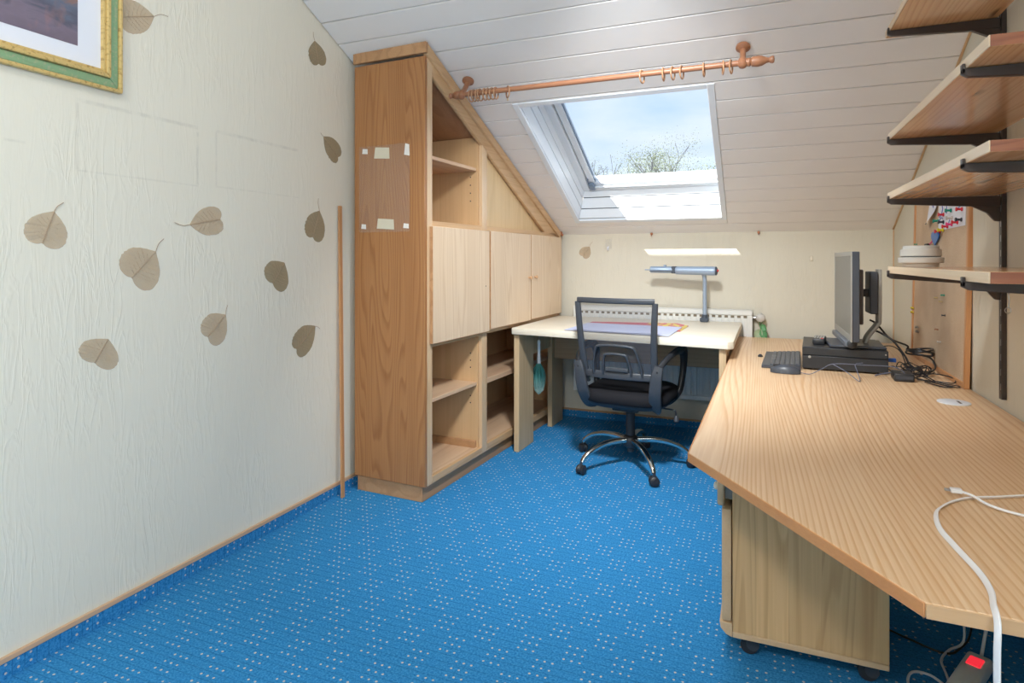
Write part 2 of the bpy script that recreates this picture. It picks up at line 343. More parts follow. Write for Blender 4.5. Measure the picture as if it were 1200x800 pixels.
M['leaf_dark'] = see_through('skeleton_leaf_dark', (0.42, 0.32, 0.18), 0.72, 0.8)
M['vein'] = plain('leaf_vein', (0.36, 0.25, 0.16), 0.8)
def emis(name, color, strength):
    m, nt, b, out = new_mat(name)
    n = noise(nt, obj_coord(nt), 20, 1); nt.links.new(mix_n(nt, n, color, tuple(min(1, c * 1.1) for c in color)), b.inputs['Emission Color'])
    b.inputs['Base Color'].default_value = (*color, 1); b.inputs['Emission Strength'].default_value = strength; return m
M['switch_glow'] = emis('lit_red_switch', (0.9, 0.03, 0.05), 0.8)
def cork_mat():
    m, nt, b, out = new_mat('cork')
    v = obj_coord(nt); n1 = noise(nt, v, 230, 4, 0.7); n2 = noise(nt, v, 4.5, 2)
    c = mix_n(nt, ramp_n(nt, n1, [(0.3, 0.0), (0.7, 1.0)]), (0.48, 0.32, 0.20), (0.76, 0.60, 0.43))
    c = mix_n(nt, ramp_n(nt, n2, [(0.4, 0.0), (0.65, 0.35)]), c, (0.36, 0.21, 0.13))
    nt.links.new(c, b.inputs['Base Color']); b.inputs['Roughness'].default_value = 0.85; bump(nt, b, n1, 0.4, 0.001); return m
M['cork'] = cork_mat()
def painting_mat():
    m, nt, b, out = new_mat('muted_landscape_print')
    v = obj_coord(nt)
    sep = nt.nodes.new('ShaderNodeSeparateXYZ'); nt.links.new(v, sep.inputs[0])
    n1 = noise(nt, mapping(nt, v, (1, 9, 16)), 1.0, 5, 0.6, 0.6)
    h = math_n(nt, 'ADD', sep.outputs[2], math_n(nt, 'MULTIPLY', math_n(nt, 'SUBTRACT', n1, 0.5), 0.26))
    c = ramp_n(nt, math_n(nt, 'MULTIPLY', math_n(nt, 'SUBTRACT', h, 0.10), 2.6, clamp=True), [(0.0, (0.17, 0.13, 0.17)), (0.16, (0.20, 0.16, 0.21)), (0.27, (0.10, 0.10, 0.14)), (0.40, (0.13, 0.15, 0.21)), (0.5, (0.28, 0.15, 0.12)), (0.7, (0.16, 0.17, 0.17)), (1.0, (0.45, 0.48, 0.50))])
    n2 = noise(nt, mapping(nt, v, (1, 14, 9)), 1.0, 3)
    c = mix_n(nt, ramp_n(nt, n2, [(0.55, 0.0), (0.72, 0.55)]), c, (0.42, 0.20, 0.16))
    nt.links.new(c, b.inputs['Base Color']); b.inputs['Roughness'].default_value = 0.4; return m
M['print'] = painting_mat()
def gilded(name, base, spots):
    m, nt, b, out = new_mat(name)
    n = noise(nt, mapping(nt, obj_coord(nt), (1, 90, 90)), 1.0, 3)
    nt.links.new(mix_n(nt, ramp_n(nt, n, [(0.52, 0.0), (0.68, 0.8)]), base, spots), b.inputs['Base Color'])
    b.inputs['Roughness'].default_value = 0.38; b.inputs['Metallic'].default_value = 0.15; return m
M['gold'] = gilded('gilt_frame_edge', (0.66, 0.47, 0.18), (0.36, 0.22, 0.06))
M['frame_green'] = gilded('green_glazed_frame', (0.25, 0.40, 0.22), (0.40, 0.42, 0.26))
def bag_mat():
    m, nt, b, out = new_mat('red_bag_print')
    v = obj_coord(nt); n = noise(nt, mapping(nt, v, (26, 8, 1)), 1.0, 2)
    sep = nt.nodes.new('ShaderNodeSeparateXYZ'); nt.links.new(v, sep.inputs[0])
    f = math_n(nt, 'MULTIPLY', ramp_n(nt, n, [(0.49, 0.0), (0.51, 1.0)]), math_n(nt, 'GREATER_THAN', sep.outputs[0], 0.08))
    nt.links.new(mix_n(nt, f, (0.62, 0.04, 0.10), (0.80, 0.62, 0.08)), b.inputs['Base Color']); b.inputs['Roughness'].default_value = 0.35; return m
M['bag'] = bag_mat()
def duster_mat():
    m, nt, b, out = new_mat('teal_duster_fibre')
    v = obj_coord(nt); sep = nt.nodes.new('ShaderNodeSeparateXYZ'); nt.links.new(v, sep.inputs[0])
    n = noise(nt, v, 60, 2)
    f = math_n(nt, 'MULTIPLY', math_n(nt, 'MULTIPLY', math_n(nt, 'SUBTRACT', -0.30, sep.outputs[2]), 9.0, clamp=True), n)
    nt.links.new(mix_n(nt, f, (0.05, 0.24, 0.22), (0.50, 0.56, 0.52)), b.inputs['Base Color']); b.inputs['Roughness'].default_value = 0.8; return m
M['duster'] = duster_mat()

# ---------------------------------------------------------------- mesh helpers
class MB:
    def __init__(s, org=(0, 0, 0)): s.bm = bmesh.new(); s.org = Vector(org)
    def box(s, x0, x1, y0, y1, z0, z1, bev=0.0, mat=None, seg=1):
        bm2 = bmesh.new()
        r = bmesh.ops.create_cube(bm2, size=1.0)
        for v in bm2.verts:
            v.co = Vector(((x0 + x1) / 2 + v.co.x * (x1 - x0), (y0 + y1) / 2 + v.co.y * (y1 - y0), (z0 + z1) / 2 + v.co.z * (z1 - z0)))
        if bev > 0: bmesh.ops.bevel(bm2, geom=list(bm2.edges), offset=bev, segments=seg, affect='EDGES', profile=0.5)
        s.add(bm2, mat); return s
    def add(s, bm2, mat=None):
        if mat is not None: bmesh.ops.transform(bm2, matrix=mat, verts=bm2.verts)
        off = {}
        for v in bm2.verts: off[v] = s.bm.verts.new(v.co)
        for f in bm2.faces:
            try: s.bm.faces.new([off[v] for v in f.verts])
            except ValueError: pass
        bm2.free(); return s
    def prism(s, pts, d, bev=0.0, seg=2):
        """pts: list of 3D points of a planar outline, extruded by vector d"""
        bm2 = bmesh.new(); d = Vector(d)
        a = [bm2.verts.new(Vector(p)) for p in pts]; b = [bm2.verts.new(Vector(p) + d) for p in pts]
        n = len(pts); bm2.faces.new(a[::-1]); bm2.faces.new(b)
        for i in range(n): bm2.faces.new((a[i], a[(i + 1) % n], b[(i + 1) % n], b[i]))
        bmesh.ops.recalc_face_normals(bm2, faces=bm2.faces)
        if bev > 0: bmesh.ops.bevel(bm2, geom=list(bm2.edges), offset=bev, segments=seg, affect='EDGES', profile=0.5)
        return s.add(bm2)
    def cyl(s, p0, p1, r0, r1=None, n=20, cap=True):
        r1 = r0 if r1 is None else r1
        return s.sweep([p0, p1], [[(r0 * math.cos(2 * PI * i / n), r0 * math.sin(2 * PI * i / n)) for i in range(n)], [(r1 * math.cos(2 * PI * i / n), r1 * math.sin(2 * PI * i / n)) for i in range(n)]], cap=cap)
    def lathe(s, p0, axis, prof, n=24):
        """prof: list of (distance along axis, radius)"""
        ax = Vector(axis).normalized(); p0 = Vector(p0)
        u = ax.orthogonal().normalized(); w = ax.cross(u)
        bm2 = bmesh.new(); rings = []
        for t, r in prof:
            c = p0 + ax * t
            rings.append([bm2.verts.new(c + (u * math.cos(2 * PI * i / n) + w * math.sin(2 * PI * i / n)) * max(r, 1e-5)) for i in range(n)])
        for A, B in zip(rings, rings[1:]):
            for i in range(n): bm2.faces.new((A[i], A[(i + 1) % n], B[(i + 1) % n], B[i]))
        bm2.faces.new(rings[0][::-1]); bm2.faces.new(rings[-1])
        bmesh.ops.recalc_face_normals(bm2, faces=bm2.faces)
        return s.add(bm2)
    def sweep(s, path, prof, up=None, cap=True, closed=False):
        """sweep 2D profile (list of (a,b)) - or one profile per point - along path; a is along 'side', b along 'up'"""
        P = [Vector(p) for p in path]; n = len(P)
        profs = prof if isinstance(prof[0][0], (tuple, list)) else [prof] * n
        T = []
        for i in range(n):
            if closed: t = P[(i + 1) % n] - P[i - 1]
            else: t = P[min(i + 1, n - 1)] - P[max(i - 1, 0)]
            T.append(t.normalized())
        frames = []
        if up is not None:
            for i in range(n):
                w = Vector(up); sd = T[i].cross(w)
                if sd.length < 1e-4: sd = T[i].orthogonal()
                sd.normalize(); frames.append((sd, sd.cross(T[i]).normalized()))
        else:
            sd = T[0].orthogonal().normalized(); frames.append((sd, sd.cross(T[0]).normalized()))
            for i in range(1, n):
                q = T[i - 1].rotation_difference(T[i]); sd = (q @ frames[-1][0]).normalized()
                frames.append((sd, sd.cross(T[i]).normalized()))
        bm2 = bmesh.new(); rings = []
        for i in range(n):
            sd, w = frames[i]; rings.append([bm2.verts.new(P[i] + sd * a + w * b) for a, b in profs[i]])
        m = len(profs[0])
        rng = list(zip(rings, rings[1:])) + ([(rings[-1], rings[0])] if closed else [])
        for A, B in rng:
            for i in range(m): bm2.faces.new((A[i], A[(i + 1) % m], B[(i + 1) % m], B[i]))
        if cap and not closed:
            bm2.faces.new(rings[0][::-1]); bm2.faces.new(rings[-1])
        bmesh.ops.recalc_face_normals(bm2, faces=bm2.faces)
        return s.add(bm2)
    def tube(s, pts, r, n=8, smooth=6, closed=False):
        P = catmull(pts, smooth, closed) if smooth else [Vector(p) for p in pts]
        return s.sweep(P, [(r * math.cos(2 * PI * i / n), r * math.sin(2 * PI * i / n)) for i in range(n)], closed=closed)
    def sphere(s, c, r, sc=(1, 1, 1), n=16):
        bm2 = bmesh.new(); bmesh.ops.create_uvsphere(bm2, u_segments=n, v_segments=max(6, n // 2), radius=1.0)
        for v in bm2.verts: v.co = Vector(c) + Vector((v.co.x * r * sc[0], v.co.y * r * sc[1], v.co.z * r * sc[2]))
        return s.add(bm2)
    def face(s, pts):
        s.bm.faces.new([s.bm.verts.new(Vector(p)) for p in pts]); return s
    def mesh(s, name, smooth=40):
        bmesh.ops.translate(s.bm, vec=-s.org, verts=s.bm.verts)
        me = bpy.data.meshes.new(name); s.bm.to_mesh(me); s.bm.free()
        if smooth:
            me.polygons.foreach_set('use_smooth', [True] * len(me.polygons))
            try: me.set_sharp_from_angle(angle=R(smooth))
            except Exception: pass
        return me
    def build(s, name, mat, parent=None, label=None, kind=None, smooth=40):
        me = s.mesh(name, smooth); me.materials.append(mat)
        o = bpy.data.objects.new(name, me); COL.objects.link(o)
        if parent is not None: o.parent = parent
        else: o.location = s.org
        if label: o['label'] = label
        if kind: o['kind'] = kind
        return o
def catmull(pts, k=6, closed=False):
    P = [Vector(p) for p in pts]; n = len(P); out = []
    if n < 3 and not closed: return P
    for i in range(n if closed else n - 1):
        p0 = P[(i - 1) % n] if closed or i > 0 else P[0] * 2 - P[1]
        p1 = P[i]; p2 = P[(i + 1) % n]
        p3 = P[(i + 2) % n] if closed or i + 2 < n else P[-1] * 2 - P[-2]
        for j in range(k):
            t = j / k
            out.append(0.5 * ((2 * p1) + (p2 - p0) * t + (2 * p0 - 5 * p1 + 4 * p2 - p3) * t * t + (3 * p1 - p0 - 3 * p2 + p3) * t ** 3))
    if not closed: out.append(P[-1])
    return out
def rrect(w, h, r, k=3):
    """rounded rectangle profile"""
    pts = []
    for cx, cy, a0 in ((w / 2 - r, h / 2 - r, 0), (-w / 2 + r, h / 2 - r, 90), (-w / 2 + r, -h / 2 + r, 180), (w / 2 - r, -h / 2 + r, 270)):
        for i in range(k + 1):
            a = R(a0 + 90 * i / k); pts.append((cx + r * math.cos(a), cy + r * math.sin(a)))
    return pts
def tag(o, label, cat, group=None):
    o['label'] = label; o['category'] = cat
    if group: o['group'] = group
    return o
def thing(name, label, cat, loc=(0, 0, 0), rot=(0, 0, 0), group=None):
    o = bpy.data.objects.new(name, None); COL.objects.link(o); o.empty_display_size = 0.1
    o.location = loc; o.rotation_euler = rot
    return tag(o, label, cat, group)
def struct(o): o['kind'] = 'structure'; return o
def dup(root, loc=None, rot=None, label=None):
    r = root.copy(); COL.objects.link(r)
    if loc is not None: r.location = loc
    if rot is not None: r.rotation_euler = rot
    if label: r['label'] = label
    for ch in list(root.children):
        c = ch.copy(); COL.objects.link(c); c.parent = r
        for g in list(ch.children):
            d = g.copy(); COL.objects.link(d); d.parent = c
    return r

# ================================================================ STRUCTURE
T = 0.14
struct(MB().box(XL - T, XR + T, YREAR - T, YB + T, -0.12, 0.0).build('floor', M['carpet'], smooth=0))
struct(MB().prism([(XL, YREAR, 0), (XL, YB, 0), (XL, YB, C0 + .05), (XL, YTOP, ZTOP + .05), (XL, YREAR, ZTOP + .05)], (-T, 0, 0)).build('wall_left', M['wall_l'], smooth=0))
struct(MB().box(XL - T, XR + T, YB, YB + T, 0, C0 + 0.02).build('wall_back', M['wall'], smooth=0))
WY0, WY1, WZ0, WZ1 = -1.62, 0.12, 0.85, 2.38          # window added for fill light, unseen behind the camera
wr = MB()
wr.prism([(XR, WY1, 0), (XR, YB, 0), (XR, YB, C0 + .05), (XR, YTOP, ZTOP + .05), (XR, WY1, ZTOP + .05)], (T, 0, 0))
wr.box(XR, XR + T, YREAR, WY0, 0, ZTOP); wr.box(XR, XR + T, WY0, WY1, 0, WZ0); wr.box(XR, XR + T, WY0, WY1, WZ1, ZTOP)
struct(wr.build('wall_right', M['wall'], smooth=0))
struct(MB().box(XL - T, XR + T, YREAR - T, YREAR, 0, ZTOP).build('wall_rear', M['wall'], smooth=0))
w2 = struct(MB().box(XR + .05, XR + .10, WY0, WY0 + .06, WZ0, WZ1, .006).box(XR + .05, XR + .10, WY1 - .06, WY1, WZ0, WZ1, .006).box(XR + .05, XR + .10, WY0 + .06, WY1 - .06, WZ0, WZ0 + .06, .006).box(XR + .05, XR + .10, WY0 + .06, WY1 - .06, WZ1 - .06, WZ1, .006).box(XR + .05, XR + .10, -.78, -.72, WZ0 + .06, WZ1 - .06, .006).build('added_fill_window', M['win_white']))
MB().box(XR - .02, XR + .05, WY0 - .03, WY1 + .03, WZ0 - .03, WZ0 - .001, .005).build('fill_window_sill', M['win_white'], w2)
for ya, yb_ in ((WY0 + .061, -.781), (-.719, WY1 - .061)): MB().box(XR + .072, XR + .078, ya, yb_, WZ0 + .061, WZ1 - .061).build('pane', M['glass'], w2, smooth=0)
# flat ceiling and the added fill lamp on it
struct(MB().box(XL - T, XR + T, YREAR - T, YTOP + .02, ZTOP, ZTOP + .12).build('ceiling_flat', M['board'], smooth=0))
cl = thing('added_ceiling_lamp', 'added round white fill lamp on the flat ceiling behind the camera', 'lamp', (-0.55, -1.2, ZTOP))
MB().lathe((0, 0, 0), (0, 0, -1), [(0.001, .24), (.03, .25), (.06, .24), (.075, .22)], 40).build('lamp_base', M['white'], cl)

# sloped ceiling: local x across, y down the slope, z up off the slope
slope = bpy.data.objects.new('ceiling', None)
SK = dict(x0=-1.197, x1=-0.238, v0=(3.040 - YB) / CA, v1=(4.192 - YB) / CA)     # skylight opening in slope coordinates
VT = (YTOP - YB) / CA
sm = MB()
for a, b_, c, d in ((XL - T, SK['x0'] - .12, VT - .02, .2), (SK['x1'] + .12, XR + T, VT - .02, .2), (SK['x0'] - .12, SK['x1'] + .12, VT - .02, SK['v0'] - .1), (SK['x0'] - .12, SK['x1'] + .12, SK['v1'] + .01, .2)):
    sm.box(a, b_, c, d, 0.016, 0.20)
ceiling = struct(sm.build('ceiling', M['board_back'], smooth=0)); bpy.data.objects.remove(slope)
ceiling.location = (0, YB, C0); ceiling.rotation_euler = (-ALPHA, 0, 0)
PITCH = 0.1277 / CA; GAP = 0.004
v = (4.281 - YB) / CA
bands = [(v, 0.06)]
while v > VT - .02: bands.append((v - PITCH, v)); v -= PITCH
TW = 0.032                                                                         # trim round the skylight
for i, (va, vb) in enumerate(bands):
    spans = [(XL + .004, XR - .004)]
    if vb > SK['v0'] - TW and va < SK['v1'] + TW:
        spans = [(XL + .004, SK['x0'] - TW), (SK['x1'] + TW, XR - .004)]
    for xa, xb in spans:
        MB().box(xa, xb, va + GAP / 2, vb - GAP / 2, 0.0, 0.014, 0.003).build('board', M['board'], ceiling)
    if len(spans) == 2:                                                            # remainder of a row cut by the opening
        if va < SK['v0'] - TW: MB().box(SK['x0'] - TW, SK['x1'] + TW, va + GAP / 2, SK['v0'] - TW - .001, 0, .014, .002).build('board', M['board'], ceiling)
        if vb > SK['v1'] + TW: MB().box(SK['x0'] - TW, SK['x1'] + TW, SK['v1'] + TW + .001, vb - GAP / 2, 0, .014, .002).build('board', M['board'], ceiling)

# ---- skylight (window_1): lining boards, trim, frame, sash, panes, vent bar
win = struct(MB().box(SK['x0'] - TW, SK['x0'], SK['v0'] - TW, SK['v1'] + TW, -.006, .012, .002).box(SK['x1'], SK['x1'] + TW, SK['v0'] - TW, SK['v1'] + TW, -.006, .012, .002)
             .box(SK['x0'], SK['x1'], SK['v0'] - TW, SK['v0'], -.006, .012, .002).box(SK['x0'], SK['x1'], SK['v1'], SK['v1'] + TW, -.006, .012, .002).build('window_1', M['win_white']))
win.location = ceiling.location; win.rotation_euler = ceiling.rotation_euler
DW = 0.186; sill_v = SK['v1'] - 0.087
FX0, FX1 = -1.158, -0.165                      # outer sides of the fixed frame (the window sits a little to the right)
def quad_board(a, b_, c, d, th, name='lining_board'):
    """board between four slope-space points, thickness th along its outward normal"""
    a, b_, c, d = map(Vector, (a, b_, c, d)); nrm = (b_ - a).cross(d - a).normalized() * th
    if nrm.dot(a - Vector(((SK['x0'] + SK['x1']) / 2, (SK['v0'] + SK['v1']) / 2, .1))) < 0: nrm = -nrm      # away from the opening
    return MB().prism([a, b_, c, d], nrm, 0.0015, 1).build(name, M['win_white'], win)
def lerp(a, b_, t): return tuple(a[i] + (b_[i] - a[i]) * t for i in range(3))
TOPV = -1.60                                    # glass runs on above the opening
cn = {'lt': (SK['x0'], SK['v0'], .012), 'lb': (SK['x0'], SK['v1'], .012), 'rt': (SK['x1'], SK['v0'], .012), 'rb': (SK['x1'], SK['v1'], .012)}
ct = {'lt': (FX0, SK['v0'] - .04, DW), 'lb': (FX0, sill_v, DW), 'rt': (FX1, SK['v0'] - .04, DW), 'rb': (FX1, sill_v, DW)}
G = 0.013
def lining(p, q, cuts, flip):
    for t0, t1 in zip(cuts, cuts[1:]):
        a, b_, c, d = lerp(cn[p], ct[p], t0 + G), lerp(cn[q], ct[q], t0 + G), lerp(cn[q], ct[q], t1 - G), lerp(cn[p], ct[p], t1 - G)
        if flip: quad_board(a, d, c, b_, .009)
        else: quad_board(a, b_, c, d, .009)
lining('lb', 'rb', (0, 0.36, 0.76, 1.0), True)
lining('lt', 'lb', (0, 0.40, 0.72, 1.0), False)
lining('rt', 'rb', (0, 0.40, 0.72, 1.0), True)
lining('lt', 'rt', (0, 0.40, 0.72, 1.0), True)
# grey backing shows in the joints between the lining boards
bk = lambda p, q: [lerp(cn[p], ct[p], .01), lerp(cn[q], ct[q], .01), lerp(cn[q], ct[q], .99), lerp(cn[p], ct[p], .99)]
def backing(p, q, flip):
    P_ = [Vector(x) for x in bk(p, q)]
    if flip: P_ = [P_[0], P_[3], P_[2], P_[1]]
    nrm = (P_[1] - P_[0]).cross(P_[3] - P_[0]).normalized()
    if nrm.dot(P_[0] - Vector(((SK['x0'] + SK['x1']) / 2, (SK['v0'] + SK['v1']) / 2, .1))) < 0: nrm = -nrm
    MB().prism([x + nrm * .0100 for x in P_], nrm * .004).build('joint_backing', M['win_joint'], win)
backing('lb', 'rb', True); backing('lt', 'lb', False); backing('rt', 'rb', True); backing('lt', 'rt', True)
# casing behind the lining keeps daylight out of the joints
cz0, cz1 = 0.016, 0.205
MB().box(SK['x0'] - .12, SK['x0'] - .03, SK['v0'] - .15, SK['v1'] + .02, cz0, cz1).build('casing', M['win_white'], win)
MB().box(FX1 + .03, SK['x1'] + .14, SK['v0'] - .15, SK['v1'] + .02, cz0, cz1).build('casing', M['win_white'], win)
# frame ring
FV0, FV1 = SK['v0'] - .05, sill_v + .02
fw = 0.045
MB().box(FX0 - .04, FX0 + fw, FV0 - .05, FV1, DW, .27, .004).box(FX1 - .03, FX1 + .05, FV0 - .05, FV1, DW, .27, .004).box(FX0 + fw, FX1 - .03, FV0 - .05, FV0, DW, .27, .004).box(FX0 + fw, FX1 - .03, sill_v - .024, FV1, DW, .262, .004).build('frame', M['win_white'], win)
sx0, sx1, sv0, sv1 = FX0 + fw + .006, FX1 - .036, FV0 + .006, sill_v - .03
sash = MB().box(sx0, sx0 + .040, sv0, sv1, .198, .262, .004).box(sx1 - .03, sx1, sv0, sv1, .198, .262, .004).box(sx0 + .040, sx1 - .03, sv0, sv0 + .045, .198, .262, .004).box(sx0 + .040, sx1 - .03, sv1 - .045, sv1, .198, .262, .004).build('sash', M['win_white'], win)
MB().box(sx0 + .040, sx0 + .046, sv0 + .045, sv1 - .045, .214, .232).box(sx1 - .036, sx1 - .03, sv0 + .045, sv1 - .045, .214, .232).build('gasket', M['win_grey'], sash)
MB().box(sx0 + .042, sx1 - .032, sv0 + .047, sv1 - .047, .232, .238).build('pane', M['glass'], win, smooth=0)
# ventilation bar along the bottom of the sash and its hinge fittings
MB().cyl((sx0 + .03, sv1 - .02, .183), (sx1 - .03, sv1 - .02, .183), .008).build('vent_bar', M['win_white'], win)
MB().box(sx0 + .002, sx0 + .04, sv1 - .065, sv1 + .005, .170, .197, .006).cyl((sx0 + .004, sv1 + .0, .185), (sx0 + .004, sv1 - .11, .192), .006, n=10).build('hinge_fitting', M['win_grey'], win)
MB().box(sx1 - .03, sx1 - .002, sv1 - .065, sv1 + .005, .170, .197, .006).build('hinge_fitting', M['win_grey'], win)

# skirting: carpet strip with a wooden cap
bl = struct(MB().box(XL, XL + .008, YREAR, YB, 0.0005, .046).build('baseboard_left', M['carpet_l'], smooth=0))
MB().box(XL, XL + .011, YREAR, YB, .0465, .063, .002).build('cap_strip', M['trim'], bl)
bb = struct(MB().box(XL + .012, XR - .012, YB - .008, YB, .0005, .050).build('baseboard_back', M['carpet_b'], smooth=0))
MB().box(XL + .012, XR - .012, YB - .011, YB, .0505, .064, .002).build('cap_strip', M['trimx'], bb)
br = struct(MB().box(XR - .008, XR, YREAR, YB, .0005, .046).build('baseboard_right', M['carpet_l'], smooth=0))
MB().box(XR - .011, XR, YREAR, YB, .0465, .063, .002).build('cap_strip', M['trim'], br)
# thin cover strips in the two corners of the right wall
struct(MB().box(XR - .006, XR, YB - .006, YB, .07, C0 - .004, .001).build('trim_1', M['cab_in']))
t2 = struct(MB().box(XR - .010, XR - .001, VT, -.01, -.007, -.0005, .001).build('trim_2', M['cab_in']))
t2.location = ceiling.location; t2.rotation_euler = ceiling.rotation_euler

# outside: unseen block added to trim the sun to a strip on the back wall
struct(MB().box(-7, 6, -6, 0.9, 3.10, 4.70).build('added_sun_block', M['concrete'], smooth=0))

sp0 = thing('added_spotlight', 'added white fill spotlight on the slope above the picture edge', 'lamp', (-0.42, 1.72, ceil_z(1.72) - .001), (0, 0, 0))  # fixture body for the added fill spot
MB().cyl((0, 0, .03), (0, 0, -.012), .05, n=28).cyl((0, 0, -.012), (0, .0, -.20), .012).build('ceiling_rod', M['white'], sp0)
_d = Vector((-0.08, 0.64, -0.76)).normalized(); _p = Vector((-0.42, 1.80, 2.30)) - Vector((-0.42, 1.72, ceil_z(1.72) - .001))
MB().lathe(_p - _d * .13, _d, [(0, .05), (.02, .09), (.12, .15), (.145, .155), (.145, .148), (.118, .140), (.116, .0001)], 32).build('lamp_head', M['white'], sp0)

# ================================================================ CABINET
PH = R(3.28)
cab = thing('wall_cabinet', 'tall brown wood veneer cabinet with sloped top, open shelves and three doors along left wall', 'cabinet', (-1.487, 2.545, 0), (0, 0, R(90) - PH))
CL, CDEP = 1.785, 0.445
def ctop(s): return 2.2155 - 0.4656 * s - 0.010      # underside of the sloped ceiling along the front
ZB = 0.078
def cpart(name, mb, mat, **k): return mb.build(name, M[mat], cab, **k)
# side panel facing the room, sloped top edge at the far end panel
cpart('side_panel', MB().box(0, .02, .001, CDEP - .02, ZB, ctop(0.02) - .052, .0015), 'cab')
cpart('side_panel', MB().box(CL - .02, CL, .022, CDEP - .02, ZB, ctop(CL) - .05, .0015), 'cab_in')
cpart('back_panel', MB().prism([(.021, CDEP - .02, ZB), (CL - .021, CDEP - .02, ZB), (CL - .021, CDEP - .02, ctop(CL) - .055), (.021, CDEP - .02, ctop(.021) - .056)], (0, .008, 0)), 'cab_in')
# plinth
cpart('plinth', MB().box(.012, CL, .024, CDEP - .03, 0.001, ZB - .001, .001), 'plinth')
# crown strip: one piece on the side, one down the slope
cpart('crown_strip', MB().prism([(-.012, -.012, ctop(0) - .050), (-.012, CDEP - .02, ctop(0) - .050), (-.012, CDEP - .02, ctop(0) + .002), (-.012, -.012, ctop(0) + .002)], (.02, 0, 0), .0015, 1), 'plinth')
cpart('crown_strip', MB().prism([(.009, -.012, ctop(.009) - .050), (CL - .004, -.012, ctop(CL) - .050), (CL - .004, -.012, ctop(CL)), (.009, -.012, ctop(.009))], (0, .03, 0), .0015, 1), 'cab_trim')
cpart('top_board', MB().prism([(.022, .022, ctop(.022) - .056), (CL - .022, .022, ctop(CL) - .056), (CL - .022, .022, ctop(CL) - .074), (.022, .022, ctop(.022) - .074)], (0, CDEP - .05, 0)), 'cab_roof')
# face frame
F0, F1 = 0.0005, .0215
cpart('stile', MB().prism([(.0205, F0, ZB), (.064, F0, ZB), (.064, F0, ctop(.064) - .053), (.0205, F0, ctop(.0205) - .053)], (0, F1 - F0, 0), .001, 1), 'cab_stile')
cpart('stile', MB().prism([(.577, F0, ZB + .0), (.634, F0, ZB), (.634, F0, ctop(.634) - .112), (.577, F0, ctop(.577) - .112)], (0, F1 - F0, 0), .001, 1), 'cab_stile')
cpart('stile', MB().prism([(1.745, F0, ZB), (CL, F0, ZB), (CL, F0, 1.334), (1.745, F0, 1.334)], (0, F1 - F0, 0), .001, 1), 'cab_stile')
cpart('sloped_rail', MB().prism([(.0645, F0, ctop(.0645) - .053), (CL, F0, ctop(CL) - .053), (1.56, F0, 1.361), (1.50, F0, 1.361), (.0645, F0, ctop(.0645) - .111)], (0, F1 - F0, 0), .001, 1), 'cab_trim')
cpart('rail', MB().box(.0645, .5765, F0, F1, 1.330, 1.358, .001).box(.6345, CL, F0, F1, 1.334, 1.361, .001), 'cab_trim')
cpart('rail', MB().box(.0645, .5765, F0, F1, .744, .768, .001).box(.6345, 1.7445, F0, F1, .748, .776, .001), 'cab_trim')
cpart('rail', MB().box(.0645, .5765, F0, F1, ZB, .112, .001).box(.6345, 1.7445, F0, F1, ZB, .118, .001), 'cab_trim')
# inner divider, fixed decks and shelves
def inner_top(s): return ctop(s) - .076
cpart('divider', MB().prism([(.566, F1 + .001, .112), (.566, CDEP - .022, .112), (.566, CDEP - .022, inner_top(.584)), (.566, F1 + .001, inner_top(.584))], (.018, 0, 0)), 'cab_in')
cpart('divider', MB().box(.627, .634, F1 + .001, CDEP - .022, .118, .748), 'cab_in')
cpart('bottom_board', MB().box(.021, .5655, F1 + .001, CDEP - .022, .094, .112).box(.6345, CL - .021, F1 + .001, CDEP - .022, .099, .118), 'cab_shelf')
cpart('middle_board', MB().box(.021, .5655, F1 + .001, CDEP - .022, .748, .768).box(.5845, CL - .021, F1 + .001, CDEP - .022, .750, .772), 'cab_shelf')
cpart('upper_board', MB().box(.021, .5655, F1 + .001, CDEP - .022, 1.338, 1.358).box(.5845, CL - .021, F1 + .001, CDEP - .022, 1.340, 1.3605), 'cab_in')
cpart('shelf', MB().box(.022, .565, .030, CDEP - .024, 1.666, 1.685, .0015), 'cab_shelf')
cpart('shelf', MB().box(.022, .565, .028, CDEP - .024, .462, .481, .0015), 'cab_shelf')
cpart('shelf', MB().box(.635, CL - .022, .024, CDEP - .024, .452, .481, .0015), 'cab_shelf')
cpart('batten', MB().box(.545, .5655, F1 + .01, CDEP - .03, .1125, .150, .001).box(.022, .545, CDEP - .045, CDEP - .03, .1125, .140, .001), 'plinth')
# sloped closing panel of the upper right niche: pale sloping board seen through the triangular opening
cpart('niche_panel', MB().prism([(.6355, .028, 1.3615), (1.645, .028, 1.3615), (1.645, .028, ctop(1.645) - .0745), (.6355, .028, ctop(.6355) - .0745)], (0, .008, 0)), 'niche')
# rows of shelf pin holes in the divider
ph_ = MB()
for z in (1.50, 1.545, 1.59, 1.635, .36, .40, .56, .60, .64):
    ph_.cyl((.5652, .07, z), (.5659, .07, z), .004, n=8)
cpart('pin_hole', ph_, 'black', kind='stuff')
